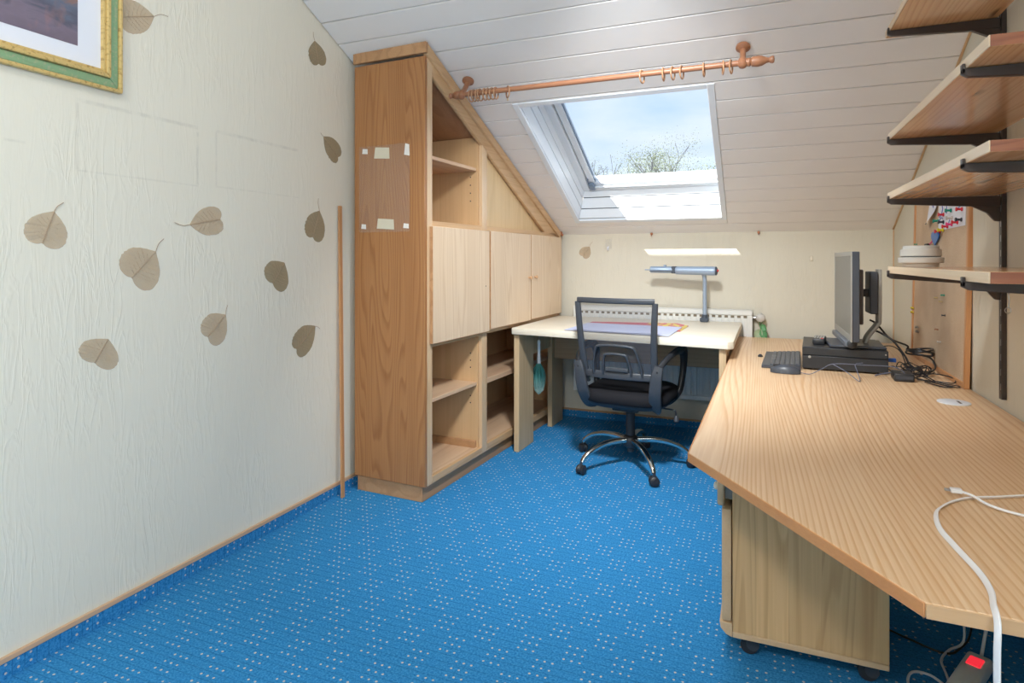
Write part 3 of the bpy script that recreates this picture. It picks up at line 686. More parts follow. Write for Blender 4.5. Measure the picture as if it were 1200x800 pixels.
# doors, proud of the frame
def door(s0, s1, z0, z1, knob=None):
    d = cpart('door', MB().box(s0, s1, -.0195, -.0005, z0, z1, .002), 'door')
    MB().box(s0 - .0006, s0, -.0192, -.0007, z0 + .002, z1 - .002).box(s1, s1 + .0006, -.0192, -.0007, z0 + .002, z1 - .002).box(s0, s1, -.0192, -.0007, z0 - .0006, z0).build('edge_band', M['plinth'], d)
    if knob:
        MB().lathe((knob[0], -.0195, knob[1]), (0, -1, 0), [(0.0, .006), (.010, .005), (.014, .009), (.019, .0125), (.024, .011), (.027, .005)], 18).build('knob', M['knob'], d)
    return d
d1 = door(.040, .628, .762, 1.331)
MB().cyl((.585, -.0197, 1.02), (.585, -.0192, 1.02), .004, n=10).build('screw_hole', M['black'], d1)
door(.645, 1.214, .772, 1.333, (1.180, 1.052))
door(1.222, 1.776, .778, 1.334, (1.270, 1.054))

# plastic film taped on the side panel
film = thing('plastic_film', 'clear plastic sheet held by torn tape pieces on the cabinet side', 'plastic sheet', (-1.487, 2.545, 0), (0, 0, R(90) - PH))
MB().box(-.0012, -.0004, .089, .396, 1.306, 1.736).build('sheet', M['film'], film)
for (t, z, w, h, mt) in ((.358, 1.712, .034, .028, 'tape_white'), (.254, 1.697, .094, .062, 'tape'), (.104, 1.703, .032, .062, 'tape_white'), (.366, 1.335, .030, .026, 'tape_white'), (.232, 1.345, .104, .056, 'tape'), (.109, 1.333, .032, .026, 'tape_white')):
    k = .12 * h
    MB().prism([(-.0013, t + w / 2, z - h / 2 + k), (-.0013, t - w / 2, z - h / 2), (-.0013, t - w / 2 + .3 * k, z + h / 2 - k), (-.0013, t + w / 2 - k, z + h / 2)], (-.0006, 0, 0)).build('tape_piece', M[mt], film)

# loose slat leaning between wall and cabinet
sl = MB((-1.905, 2.468, 0)); sl.sweep([(-1.905, 2.466, 0.001), (-1.948, 2.500, 1.437)], [(-.010, -.005), (.010, -.005), (.010, .005), (-.010, .005)], up=(1, 0, 0))
tag(sl.build('wooden_slat', M['slat'], smooth=0), 'thin upright wooden slat leaning in the gap between left wall and tall cabinet', 'slat')

# ================================================================ LEAVES
def leaf_mesh(base, tip0, tip1, ratio, plane, seed):
    """base: notch, tip0: where the blade ends, tip1: end of the thread-like tip; 2D points in the wall plane"""
    rnd = random.Random(seed)
    b, t0, t1 = Vector(base), Vector(tip0), Vector(tip1)
    ax = (t0 - b); L = ax.length; ax.normalize(); sd = Vector((-ax.y, ax.x))
    prof = [(0.0, 0.02), (-.05, .10), (-.065, .22), (-.02, .36), (.10, .46), (.25, .50), (.42, .49), (.58, .44), (.72, .345), (.84, .225), (.93, .11), (1.0, .02)]
    W = L * ratio
    prof = [(p.x, p.y) for p in catmull([(a, c, 0) for a, c in prof], 3)]
    left = [(b + ax * L * s + sd * W * w * (1 + rnd.uniform(-.018, .018))) for s, w in prof]
    right = [(b + ax * L * s - sd * W * w * (1 + rnd.uniform(-.018, .018))) for s, w in prof]
    return b, t0, t1, ax, sd, L, W, left, right
def make_leaf(base, tip0, tip1, ratio, plane, mat, label, group, seed):
    b, t0, t1, ax, sd, L, W, left, right = leaf_mesh(base, tip0, tip1, ratio, plane, seed)
    if plane == 'left': to3 = lambda p, h: Vector((XL + h, p.x, p.y)); org = to3(b, 0.001)
    else: to3 = lambda p, h: Vector((p.x, YB - h, p.y)); org = to3(b, 0.001)
    mb = MB(org); bm = mb.bm
    outline = left + right[::-1]
    H = 0.0016
    lv = [[bm.verts.new(to3(p, H + .004 * abs(math.sin(i * 1.3)) * (8 < i < 20))) for i, p in enumerate(left)], [bm.verts.new(to3(b + ax * L * max(s, 0), H)) for s in [i / (len(left) - 1) for i in range(len(left))]], [bm.verts.new(to3(p, H)) for p in right]]
    for A, B in ((lv[0], lv[1]), (lv[1], lv[2])):
        for i in range(len(A) - 1): bm.faces.new((A[i], A[i + 1], B[i + 1], B[i]))
    root = mb.build('dried_leaf', mat); tag(root, label, 'leaf', group)
    vm = MB(org)
    vm.tube([to3(b, .0024), to3(b + ax * L * .5, .0028), to3(t0, .0024)], .0011, 5, 3)
    vm2 = MB(org)
    for k in range(1, 7):
        s = k / 7.5
        for sg in (1, -1):
            w = W * .42 * (1 - abs(s - .25) * .9)
            p0 = b + ax * L * s * .85; p1 = p0 + ax * L * .20 + sd * sg * w
            if s > .7: p1 = p0 + ax * L * .10 + sd * sg * w * .5
            vm2.tube([to3(p0, .0024), to3((p0 + p1) / 2 + ax * L * -.015, .0026), to3(p1, .0022)], .0004, 4, 2)
    vm.build('midrib', M['vein'], root); vm2.build('veins', M['vein'], root, kind='stuff')
    if (t1 - t0).length > .008:
        st = MB(org); mid = (t0 + t1) / 2 + sd * (t1 - t0).length * .12
        st.tube([to3(t0, .002), to3(mid, .003), to3(t1, .002)], .0011, 5, 4); st.build('leaf_tip', M['vein'], root)
    return root
LEAVES = [
 ((1.141, 1.217), (1.173, 1.313), (1.200, 1.342), 1.20, 'leaf', 'pale heart-shaped skeleton leaf farthest left on the wall, tip up'),
 ((1.417, 1.107), (1.504, 1.197), (1.535, 1.243), 1.30, 'leaf', 'large pale skeleton leaf in the middle of the left wall, tip up right'),
 ((1.780, 1.327), (1.642, 1.299), (1.578, 1.303), .78, 'leaf', 'pale skeleton leaf lying sideways with its thin tip to the left'),
 ((1.378, 1.970), (1.498, 2.016), (1.552, 2.035), .86, 'leaf', 'pale skeleton leaf partly behind the picture frame, tip to the right'),
 ((2.352, 2.103), (2.325, 2.204), (2.314, 2.243), 1.22, 'leaf_dark', 'dark skeleton leaf highest on the left wall near the ceiling'),
 ((2.498, 1.681), (2.388, 1.763), (2.366, 1.778), .80, 'leaf_dark', 'dark skeleton leaf beside the cabinet edge, tip up left'),
 ((2.310, 1.274), (2.358, 1.402), (2.350, 1.462), 1.05, 'leaf_dark', 'dark upright skeleton leaf beside the cabinet with a long curved tip'),
 ((2.055, 1.066), (2.126, 1.155), (2.131, 1.158), 1.40, 'leaf_dark', 'grey-brown crumpled skeleton leaf without a tip right of the wall centre'),
 ((1.721, 0.873), (1.805, 0.951), (1.815, 0.990), 1.15, 'leaf', 'mid-size skeleton leaf low in the middle of the wall, tip up'),
 ((2.201, 0.762), (2.328, 0.854), (2.362, 0.838), .84, 'leaf_dark', 'lowest dark skeleton leaf, right, beside the leaning slat'),
 ((1.293, 0.842), (1.337, 0.912), (1.340, 0.914), 1.70, 'leaf', 'lowest pale leaf on the left, wide and torn at its top edge')]
for i, (b, t0, t1, rt, mt, lab) in enumerate(LEAVES):
    make_leaf(b, t0, t1, rt, 'left', M[mt], lab, 'skeleton leaves on the wall', 11 + i)
make_leaf((-1.225, 1.195), (-1.172, 1.264), (-1.150, 1.298), 1.0, 'back', M['leaf'], 'small skeleton leaf alone on the back wall beside the cabinet', 'skeleton leaves on the wall', 40)

# ================================================================ PICTURE
PY0, PY1, PZ0, PZ1 = 0.50, 1.372, 1.712, 2.36
pic = thing('framed_picture', 'landscape print with white mat in green and gold frame high on left wall', 'picture', (XL, PY0, PZ0))
prof_out = MB((XL, PY0, PZ0))
def ring(y0, y1, z0, z1, w, d0, d1, bev):
    m = MB((XL, PY0, PZ0))
    a, b_, c, d = XL + d0, XL + d1, 0, 0
    for pts in ([(y0, z0), (y1, z0), (y1 - w, z0 + w), (y0 + w, z0 + w)], [(y1, z0), (y1, z1), (y1 - w, z1 - w), (y1 - w, z0 + w)], [(y1, z1), (y0, z1), (y0 + w, z1 - w), (y1 - w, z1 - w)], [(y0, z1), (y0, z0), (y0 + w, z0 + w), (y0 + w, z1 - w)]):
        m.prism([(a, y, z) for y, z in pts], (b_ - a, 0, 0), bev, 2)
    return m
ring(PY0, PY1, PZ0, PZ1, .012, .002, .024, .004).build('gold_edge', M['gold'], pic)
ring(PY0 + .012, PY1 - .012, PZ0 + .012, PZ1 - .012, .028, .002, .018, .005).build('green_moulding', M['frame_green'], pic)
ring(PY0 + .040, PY1 - .040, PZ0 + .040, PZ1 - .040, .014, .002, .026, .004).build('gold_lip', M['gold'], pic)
ring(PY0 + .054, PY1 - .054, PZ0 + .054, PZ1 - .054, .010, .002, .020, .003).build('gold_fillet', M['gold'], pic)
MB((XL, PY0, PZ0)).box(XL + .002, XL + .008, PY0 + .060, PY1 - .060, PZ0 + .060, PZ1 - .060).build('mat', M['paper'], pic, smooth=0)
MB((XL, PY0, PZ0)).box(XL + .0081, XL + .0088, PY0 + .135, PY1 - .135, PZ0 + .116, PZ1 - .116).build('print', M['print'], pic, smooth=0)

# ================================================================ RADIATOR
RX0, RX1, RZ0, RZ1, RYF = -1.267, -0.056, .217, .832, 4.302
rad = thing('radiator', 'white ribbed panel radiator with slotted top under the skylight on the back wall', 'radiator', (RX0, RYF, RZ0))
o3 = (RX0, RYF, RZ0)
rp = MB(o3).box(RX0, RX1, RYF + .008, RYF + .02, RZ0, RZ1, .002).box(RX0, RX1, RYF, RYF + .0085, RZ1 - .030, RZ1, .002).box(RX0, RX1, RYF, RYF + .0085, RZ0, RZ0 + .03, .002).box(RX0, RX0 + .028, RYF, RYF + .0085, RZ0 + .0302, RZ1 - .0302, .0012).box(RX1 - .028, RX1, RYF, RYF + .0085, RZ0 + .0302, RZ1 - .0302, .0012)
rp.build('front_panel', M['rad'], rad)
nrib = 29; pw = (RX1 - RX0 - .056) / nrib
for i in range(nrib):
    x = RX0 + .028 + pw * (i + .5)
    if i == 0:
        rb0 = MB((0, 0, 0)).box(-.5 * pw + .013, .5 * pw, 0, .0085, RZ0 + .031 - RZ0, RZ1 - .052 - RZ0, .0025).build('rib', M['rad'], rad); rbm = rb0.data; rb0.location = (x - RX0, 0, 0)
    else:
        c = rb0.copy(); COL.objects.link(c); c.location = (x - RX0, 0, 0)
slots = MB(o3)  # dark boxes paint the shade inside the openings above the ribs
for i in range(nrib):
    x = RX0 + .028 + pw * (i + .5)
    slots.box(x - pw * .5 + .016, x + pw * .5 - .002, RYF + .0068, RYF + .0082, RZ1 - .049, RZ1 - .034)
slots.build('slot', M['rad_slot_shade'], rad, kind='stuff', smooth=0)
MB(o3).box(RX0 - .003, RX0 - .0005, RYF, RYF + .07, RZ0, RZ1, .002).box(RX1 + .0005, RX1 + .003, RYF, RYF + .07, RZ0, RZ1, .002).box(RX0, RX1, RYF, RYF + .07, RZ1 + .0005, RZ1 + .004, .001).build('side_cover', M['rad'], rad)
for bx in (RX0 + .1, RX1 - .13): MB(o3).box(bx, bx + .03, RYF + .0705, YB - .002, RZ1 - .1, RZ1 - .02).build('wall_bracket', M['rad'], rad)
vb = MB(o3).cyl((RX1 + .003, 4.345, .785), (RX1 + .035, 4.345, .785), .012).cyl((RX1 + .02, 4.345, .785), (RX1 + .02, YB - .001, .785), .010).build('valve', M['steel'], rad)
MB(o3).lathe((RX1 + .052, 4.375, .788), (0.0, -1, 0), [(0, .022), (.02, .027), (.055, .029), (.07, .027), (.078, .018), (.080, .001)], 22).build('thermostat_head', M['device'], vb)

# artificial green leaves hanging below the valve
sp = thing('leaf_sprig', 'small sprig of green fabric leaves tied under the radiator valve', 'leaves', (RX1 + .05, 4.33, .77))
so = (RX1 + .05, 4.33, .77)
MB(so).tube([(RX1 + .045, 4.325, .765), (RX1 + .05, 4.32, .73), (RX1 + .055, 4.318, .70)], .003, 6).tube([(RX1 + .062, 4.325, .765), (RX1 + .058, 4.318, .725), (RX1 + .056, 4.315, .70)], .003, 6).build('stem', M['green'], sp)
def leaflet(c, ax, sd, L, W, mat):
    m = MB(so); bm = m.bm; ax = Vector(ax).normalized(); sd = Vector(sd).normalized(); nn = ax.cross(sd); c = Vector(c)
    rows = []
    for t, w in ((0, .05), (.15, .6), (.4, 1), (.65, .85), (.85, .45), (1, .03)):
        rows.append([bm.verts.new(c + ax * L * t + sd * W * w * k + nn * (.18 * W * abs(k) - .1 * L * t * t)) for k in (-1, -.5, 0, .5, 1)])
    for A, B in zip(rows, rows[1:]):
        for i in range(4): bm.faces.new((A[i], A[i + 1], B[i + 1], B[i]))
    return m.build('leaf', M[mat], sp)
leaflet((RX1 + .055, 4.318, .735), (.5, -.25, -.35), (.3, .2, .9), .045, .022, 'green')
leaflet((RX1 + .055, 4.315, .715), (-.45, -.2, -.8), (.8, 0, -.4), .075, .026, 'green_pale')
leaflet((RX1 + .057, 4.315, .715), (.35, -.25, -.9), (.8, 0, .3), .075, .024, 'green')

# ================================================================ TABLE
TZ = .757
tab = thing('writing_table', 'pale wooden writing table with board legs in front of the radiator', 'table', (-.8, 3.85, 0))
to = (-.8, 3.85, 0)
tp = [(-1.398, 3.420, TZ - .038), (-.156, 3.232, TZ - .038), (-.128, 3.262, TZ - .038), (-.118, 4.285, TZ - .038), (-1.385, 4.292, TZ - .038)]
MB(to).prism(tp, (0, 0, .038), .003, 2).build('table_top', M['table'], tab)
def tleg(x0, y0, x1, y1, w=.034):
    d = Vector((x1 - x0, y1 - y0, 0)); nn = Vector((-d.y, d.x, 0)).normalized() * -w
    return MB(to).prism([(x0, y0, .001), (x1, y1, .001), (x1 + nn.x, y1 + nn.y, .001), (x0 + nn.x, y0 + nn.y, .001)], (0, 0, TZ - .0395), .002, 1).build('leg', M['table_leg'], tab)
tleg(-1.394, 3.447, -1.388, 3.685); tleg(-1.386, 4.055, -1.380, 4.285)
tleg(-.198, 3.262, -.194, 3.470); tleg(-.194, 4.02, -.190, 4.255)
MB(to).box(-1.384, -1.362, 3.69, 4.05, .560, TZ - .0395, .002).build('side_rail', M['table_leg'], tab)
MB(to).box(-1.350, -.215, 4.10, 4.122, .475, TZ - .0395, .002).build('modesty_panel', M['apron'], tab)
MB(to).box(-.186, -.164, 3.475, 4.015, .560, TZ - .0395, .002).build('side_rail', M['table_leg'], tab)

# papers on the table
big = MB((-.75, 3.6, TZ)); big.prism([(-1.06, 3.395, TZ + .0045), (-.455, 3.318, TZ + .0045), (-.44, 3.80, TZ + .0045), (-1.035, 3.835, TZ + .0045)], (0, 0, .0012)).build('paper_sheet', M['paper_blue'])
tag(bpy.data.objects['paper_sheet'], 'large pale blue paper sheet lying on the writing table', 'paper')
bag = MB((-.75, 3.8, TZ)); bag.prism([(-1.03, 3.42, TZ + .001), (-.43, 3.60, TZ + .001), (-.415, 3.90, TZ + .001), (-.50, 4.03, TZ + .001), (-1.03, 3.93, TZ + .001)], (0, 0, .003)).build('shopping_bag', M['bag'])
tag(bpy.data.objects['shopping_bag'], 'flat red bag with yellow print under the blue paper', 'bag')

# desk lamp
lp = thing('desk_lamp', 'blue grey clamp lamp with long tubular head at the table back edge', 'lamp', (-.345, 4.215, TZ))
lo = (-.345, 4.215, TZ)
MB(lo).box(-.375, -.322, 4.195, 4.24, TZ + .001, TZ + .03, .005).box(-.372, -.325, 4.296, 4.30, TZ - .06, TZ + .028).box(-.372, -.325, 4.24, 4.30, TZ + .012, TZ + .028, .002).build('clamp', M['lamp_dark'], lp)
MB(lo).cyl((-.345, 4.215, TZ + .03), (-.345, 4.215, TZ + .05), .02).build('collar', M['lamp_dark'], lp)
MB(lo).tube([(-.345, 4.215, TZ + .045), (-.345, 4.215, TZ + .18), (-.345, 4.213, TZ + .28), (-.352, 4.208, TZ + .315), (-.372, 4.20, TZ + .345)], .0135, 14, 6).build('post', M['lamp'], lp)
hz = 1.098
lh = MB(lo).lathe((-.53, 4.19, hz), (1, -.06, -.012), [(0, .020), (.004, .027), (.225, .029), (.25, .029), (.255, .027)], 26).build('lamp_head', M['lamp'], lp)
MB(lo).sphere((-.272, 4.174, hz - .003), .0288, (.45, 1.0, 1.0), 20).build('end_cap', M['lamp_dark'], lh)
MB(lo).sphere((-.262, 4.160, hz - .001), .0085, n=12).build('button', M['red'], lh)
MB(lo).lathe((-.70, 4.203, hz + .004), (1, -.06, -.008), [(0, .014), (.005, .022), (.15, .023), (.155, .020)], 22).build('lamp_shade', M['lamp'], lp)
MB(lo).box(-.556, -.52, 4.172, 4.212, hz - .022, hz + .026, .004).build('joint', M['lamp_dark'], lp)
MB(lo).cyl((-.735, 4.205, hz + .002), (-.70, 4.203, hz + .002), .004, n=8).cyl((-.60, 4.195, hz + .02), (-.60, 4.195, hz + .036), .010, n=12).build('knob', M['lamp'], lp)
MB(lo).box(-.70, -.545, 4.170, 4.178, hz - .008, hz - .004, .001).build('seam_strip', M['lamp_dark'], lp)

# duster hanging under the table
du = thing('feather_duster', 'teal duster with white handle hanging under the table by the left legs', 'duster', (-1.335, 3.735, TZ - .04))
MB().tube([(0, 0, -.0005), (.004, 0, -.03), (0, 0, -.07)], .0012, 5).build('string', M['cable_white'], du)
MB().lathe((0, 0, -.07), (0, 0, -1), [(0, .007), (.01, .011), (.03, .009), (.14, .011), (.165, .012)], 14).build('handle', M['white'], du)
fb = MB(); rnd = random.Random(3)
for k in range(230):
    a = rnd.uniform(0, 2 * PI); sp_ = abs(rnd.gauss(0, .55)); sp_ = min(sp_, 1.0); rr = .046 * sp_; L = .20 * (1 - .25 * sp_ ** 2) * rnd.uniform(.85, 1.05)
    ca, sa = math.cos(a), math.sin(a)
    pts = [(0.006 * ca, .006 * sa, -.215), (rr * ca * .8, rr * sa * .8, -.215 - L * .35), (rr * ca, rr * sa, -.215 - L * .7), (rr * ca * .8, rr * sa * .8, -.215 - L)]
    fb.tube(pts, .0022, 4, 3)
fb.build('bristles', M['duster'], du, kind='stuff')

# ================================================================ CORNER DESK
DZ = .664
desk = thing('long_desk', 'long orange pine worktop desk with cut corner along the right wall', 'desk', (.3, 2.6, 0))
do = (.3, 2.6, 0)
outline = [(-.179, 1.653), (.223, 1.061), (XR - .004, 1.050), (XR - .004, 4.284), (-.138, 4.284)]
ins = [(-.1755, 1.655), (.2245, 1.0645), (XR - .004, 1.054), (XR - .004, 4.284), (-.1345, 4.284)]
MB(do).prism([(x, y, DZ - .022) for x, y in ins], (0, 0, .022), .0012, 1).build('desktop', M['desk'], desk)
def edge_strip(a, b_, mat):
    a = Vector((*a, 0)); b_ = Vector((*b_, 0)); d = (b_ - a).normalized(); nn = Vector((d.y, -d.x, 0)) * .003
    return MB(do).prism([a + Vector((0, 0, DZ - .0225)), b_ + Vector((0, 0, DZ - .0225)), b_ + nn + Vector((0, 0, DZ - .0225)), a + nn + Vector((0, 0, DZ - .0225))], (0, 0, .0222), .0008, 1).build('edge_band', M[mat], desk)
for i in range(2): edge_strip(ins[i], ins[i + 1], 'desk_edge' if i < 1 else 'desk_edge_front')
edge_strip(ins[4], ins[0], 'desk_edge')
MB(do).box(.63, XR - .03, 1.35, 1.38, .001, DZ - .0235, .002).build('leg', M['desk_edge'], desk)
MB(do).box(.60, XR - .03, 4.18, 4.21, .001, DZ - .0235, .002).build('leg', M['desk_edge'], desk)
MB(do).box(-.10, .2, 4.18, 4.21, .001, DZ - .0235, .002).build('leg', M['desk_edge'], desk)
MB(do).box(XR - .055, XR - .035, 1.381, 4.179, .34, DZ - .0235, .002).build('back_rail', M['desk_edge'], desk)
gr = MB(do).lathe((.630, 2.587, DZ + .0002), (0, 0, 1), [(0, .050), (.003, .050), (.0045, .046)], 36); gr.build('cable_grommet', M['grommet'], desk)
MB(do).box(.640, .648, 2.555, 2.600, DZ + .0046, DZ + .0052).build('grommet_slot', M['bracket'], desk)

# drawer pedestal on castors
PX0, PX1, PY_0, PY_1, PB, PT = -.078, .320, 1.905, 2.335, .060, .604
ped = thing('drawer_pedestal', 'pale wooden rolling drawer pedestal under the long desk', 'drawer unit', (PX0, PY_0, 0))
po = (PX0, PY_0, 0)
MB(po).box(PX0, PX1, PY_0, PY_0 + .018, PB + .018, PT, .0015).build('side_panel', M['pedestal'], ped)
MB(po).box(PX0, PX1, PY_1 - .018, PY_1, PB + .018, PT, .0015).build('side_panel', M['pedestal'], ped)
MB(po).box(PX0, PX1, PY_0, PY_1, PB, PB + .0175, .002).build('base_board', M['pedestal_edge'], ped)
MB(po).box(PX0, PX1 - .001, PY_0 + .0185, PY_1 - .0185, PT - .018, PT - .001).build('top_board', M['pedestal_edge'], ped)
MB(po).box(PX1 - .010, PX1 - .002, PY_0 + .0185, PY_1 - .0185, PB + .018, PT - .018).build('back_panel', M['pedestal_edge'], ped)
# upper drawer, slightly pulled out
dr = MB(po).box(PX0 - .043, PX0 - .022, PY_0 + .003, PY_1 - .003, .440, PT - .004, .007, seg=3).build('drawer', M['pedestal_edge'], ped)
MB(po).box(PX0 - .0215, PX0 + .30, PY_0 + .03, PY_0 + .042, .455, .55).box(PX0 - .0215, PX0 + .30, PY_1 - .042, PY_1 - .03, .455, .55).box(PX0 - .0215, PX0 + .30, PY_0 + .042, PY_1 - .042, .455, .462).build('drawer_box', M['silver'], dr)
for yy in (PY_0 + .03, PY_1 - .03):
    MB(po).lathe((PX0 - .043, yy, .49), (-1, 0, 0), [(0, .011), (.006, .012), (.010, .008), (.012, .001)], 16).build('knob', M['ivory'], dr)
d2 = MB(po).box(PX0 - .030, PX0 - .003, PY_0 + .002, PY_1 - .002, .104, .434, .004, seg=2).build('drawer', M['pedestal_edge'], ped)
MB(po).prism([(PX0 - .001, PY_0 + .001, PB), (PX0 - .018, PY_0 + .001, PB + .006), (PX0 - .033, PY_0 + .001, PB + .022), (PX0 - .036, PY_0 + .001, .101), (PX0 - .001, PY_0 + .001, .101)], (0, PY_1 - PY_0 - .002, 0), .001, 1).build('base_front', M['pedestal_edge'], ped)
MB(po).cyl((PX0 + .066, PY_0 - .0006, .585), (PX0 + .066, PY_0 + .001, .585), .004, n=10).build('screw_cap', M['black'], ped)
def pcastor(x, y):
    c = MB(po).cyl((x, y - .012, .025), (x, y + .012, .025), .0245, n=24).build('castor', M['black'], ped)
    MB(po).box(x - .012, x + .016, y - .016, y + .016, .045, PB - .001, .003).cyl((x + .010, y - .014, .03), (x + .010, y + .014, .03), .018, n=16).build('castor_fork', M['chair_frame'], c)
pcastor(PX0 + .045, PY_0 + .05); pcastor(PX1 - .045, PY_0 + .05); pcastor(PX0 + .045, PY_1 - .05); pcastor(PX1 - .045, PY_1 - .05)

# ================================================================ OFFICE CHAIR
CANG = 6
ch = thing('office_chair', 'black mesh-backed office chair on chrome star base in front of the table', 'chair', (-.690, 3.480, 0), (0, 0, -R(CANG)))
def chp(name, mb, mat, parent=None, **k): return mb.build(name, M[mat], parent or ch, **k)
hub = chp('hub', MB().lathe((0, 0, .105), (0, 0, 1), [(0, .030), (.01, .040), (.045, .045), (.060, .038), (.066, .028)], 28).cyl((0, 0, .078), (0, 0, .105), .018), 'black')
chp('gas_lift', MB().cyl((0, 0, .172), (0, 0, .300), .0255, n=24), 'black')
chp('piston', MB().cyl((0, 0, .300), (0, 0, .350), .014, n=20), 'chrome')
for k in range(5):
    a = R(86 + 72 * k) + R(CANG); ca, sa = math.cos(a), math.sin(a)
    def pt(r, z, o=0): return (r * ca - o * sa, r * sa + o * ca, z)
    P = catmull([pt(.036, .146), pt(.12, .150), pt(.20, .141), pt(.27, .118), pt(.315, .088), pt(.333, .066)], 6)
    pr = [rrect(.034 - .010 * i / (len(P) - 1), .030 - .008 * i / (len(P) - 1), .009) for i in range(len(P))]
    lg = chp('star_leg', MB().sweep(P, pr, up=(0, 0, 1)), 'chrome')
    # twin-wheel castor
    ra = a + (0.9, -0.5, 0.4, 1.4, -1.0)[k]; c0 = Vector(pt(.338, 0)); ux, uy = math.cos(ra), math.sin(ra)
    m = MB()
    for sg in (-1, 1):
        m.lathe((c0.x - uy * .014 * sg, c0.y + ux * .014 * sg, .0265), (-uy * sg, ux * sg, 0), [(-.009, .024), (-.006, .026), (.004, .026), (.009, .020), (.010, .006)], 24)
    wl = chp('castor_wheel', m, 'black', lg)
    chp('castor_hood', MB().lathe((c0.x + uy * .007, c0.y - ux * .007, .030), (-uy, ux, 0), [(0, .021), (.014, .021)], 20).cyl((c0.x, c0.y, .035), (c0.x, c0.y, .068), .008, n=12), 'chair_frame', lg)
# seat cushion: stacked rounded outlines
def seat_loft(levels, mat, name):
    bm2 = bmesh.new(); rings = []
    for (z, w, d, yo, sag) in levels:
        rings.append([bm2.verts.new((a, b_ + yo, z + sag * (abs(b_) / d) ** 2)) for a, b_ in rrect(w, d, min(w, d) * .28, 7)])
    n = len(rings[0])
    for A, B in zip(rings, rings[1:]):
        for i in range(n): bm2.faces.new((A[i], A[(i + 1) % n], B[(i + 1) % n], B[i]))
    bm2.faces.new(rings[0][::-1]); bm2.faces.new(rings[-1]); bmesh.ops.recalc_face_normals(bm2, faces=bm2.faces)
    m = MB(); m.add(bm2); return chp(name, m, mat, smooth=60)
seat_loft([(.350, .36, .36, .02, 0), (.362, .42, .43, .02, 0), (.375, .455, .46, .02, 0), (.383, .46, .465, .02, 0)], 'black', 'seat_shell')
seat_loft([(.3835, .462, .468, .02, 0), (.392, .485, .485, .02, 0), (.415, .492, .492, .02, 0), (.437, .48, .48, .02, 0), (.450, .44, .44, .02, 0), (.455, .36, .36, .02, 0)], 'black_soft', 'seat')
chp('tilt_mechanism', MB().box(-.075, .075, -.11, .12, .325, .3495, .008, seg=2), 'black')
lv = chp('lever', MB().tube([(.076, .02, .338), (.16, .02, .338), (.235, .02, .336), (.252, .02, .326), (.254, .02, .305)], .0045, 8), 'black')
chp('lever_knob', MB().lathe((.254, .02, .306), (0, 0, -1), [(0, .006), (.012, .013), (.03, .016), (.038, .010)], 14), 'chair_frame', lv)
# back frame
def bp(x, h):                                     # point of the back: h 0..1 from lumbar bar to top
    y = -.225 - .075 * h - .018 * math.sin(h * PI) + .055 * (abs(x) / .22) ** 2 * .6
    return Vector((x, y, .545 + .412 * h))
upr = rrect(.034, .022, .007)
for sg in (-1, 1):
    P = [bp(sg * (.192 + .020 * t ** 1.2), t * 1.0 - .12) for t in [i / 12 for i in range(14)]]
    P = [p for p in P]
    chp('back_upright', MB().sweep(P, [rrect(.040 - .010 * i / 13, .024, .008) for i in range(14)], up=(0, 1, 0)), 'chair_frame')
P = [bp(.212 * (-1 + 2 * i / 20), .985) for i in range(21)]
chp('top_rail', MB().sweep(P, rrect(.022, .030, .008), up=(0, 0, 1)), 'chair_frame')
P = [bp(.192 * (-1 + 2 * i / 20), .0) + Vector((0, -.004, 0)) for i in range(21)]
chp('lower_rail', MB().sweep(P, rrect(.020, .042, .008), up=(0, 0, 1)), 'chair_frame')
ms = MB(); rows = []
for j in range(13):
    h = j / 12 * .96 + .015; rows.append([ms.bm.verts.new(bp((.180 + .018 * h) * (-1 + 2 * i / 16), h) + Vector((0, .004, 0))) for i in range(17)])
for A, B in zip(rows, rows[1:]):
    for i in range(16): ms.bm.faces.new((A[i], A[i + 1], B[i + 1], B[i]))
chp('back_mesh', ms, 'mesh')
for (wb, wt, hh) in ((.135, .108, .40), (.078, .062, .29)):
    base = [(-wb, 0.02), (-wb * .97, hh * .35), (-wt, hh * .9), (-wt * .72, hh), (0, hh * 1.03), (wt * .72, hh), (wt, hh * .9), (wb * .97, hh * .35), (wb, 0.02)]
    P = catmull([bp(x, h) + Vector((0, -.010, 0)) for x, h in base], 5)
    chp('lumbar_arch', MB().sweep(P, rrect(.012, .020, .004), up=(0, 1, 0)), 'chair_frame')
P = [bp(.062 * (-1 + 2 * i / 8), .085) + Vector((0, -.010, 0)) for i in range(9)]
chp('lumbar_bar', MB().sweep(P, rrect(.012, .022, .004), up=(0, 0, 1)), 'chair_frame')
# armrests with the side brackets that carry the back
for sg in (-1, 1):
    P = catmull([(sg * .165, -.10, .352), (sg * .188, -.165, .372), (sg * .200, -.222, .45), (sg * .212, -.240, .55), (sg * .226, -.236, .612)], 5)
    br_ = chp('side_bracket', MB().sweep(P, [rrect(.042 + .024 * math.sin(PI * min(1, i / (len(P) - 1) * .8 + .15)), .022, .007) for i in range(len(P))], up=(0, 1, .3)), 'chair_frame')
    for q, x_, y_ in ((.50, .205, -.2385), (.585, .219, -.2465)):
        chp('bolt', MB().cyl((sg * x_, y_ + .004, q), (sg * x_, y_ - .0065, q), .0055, n=12), 'black', br_)
    P = catmull([(sg * .222, -.232, .600), (sg * .245, -.16, .640), (sg * .262, -.06, .664), (sg * .268, .05, .668), (sg * .268, .115, .660), (sg * .266, .150, .630), (sg * .264, .160, .58), (sg * .258, .150, .50), (sg * .245, .125, .42), (sg * .205, .10, .368), (sg * .165, .08, .352)], 5)
    n = len(P)
    chp('armrest', MB().sweep(P, [rrect(.034 + .026 * max(0, 1 - abs(i / n - .32) * 3.2), .030, .011) for i in range(n)], up=(0, .5, 1) if False else None), 'black')

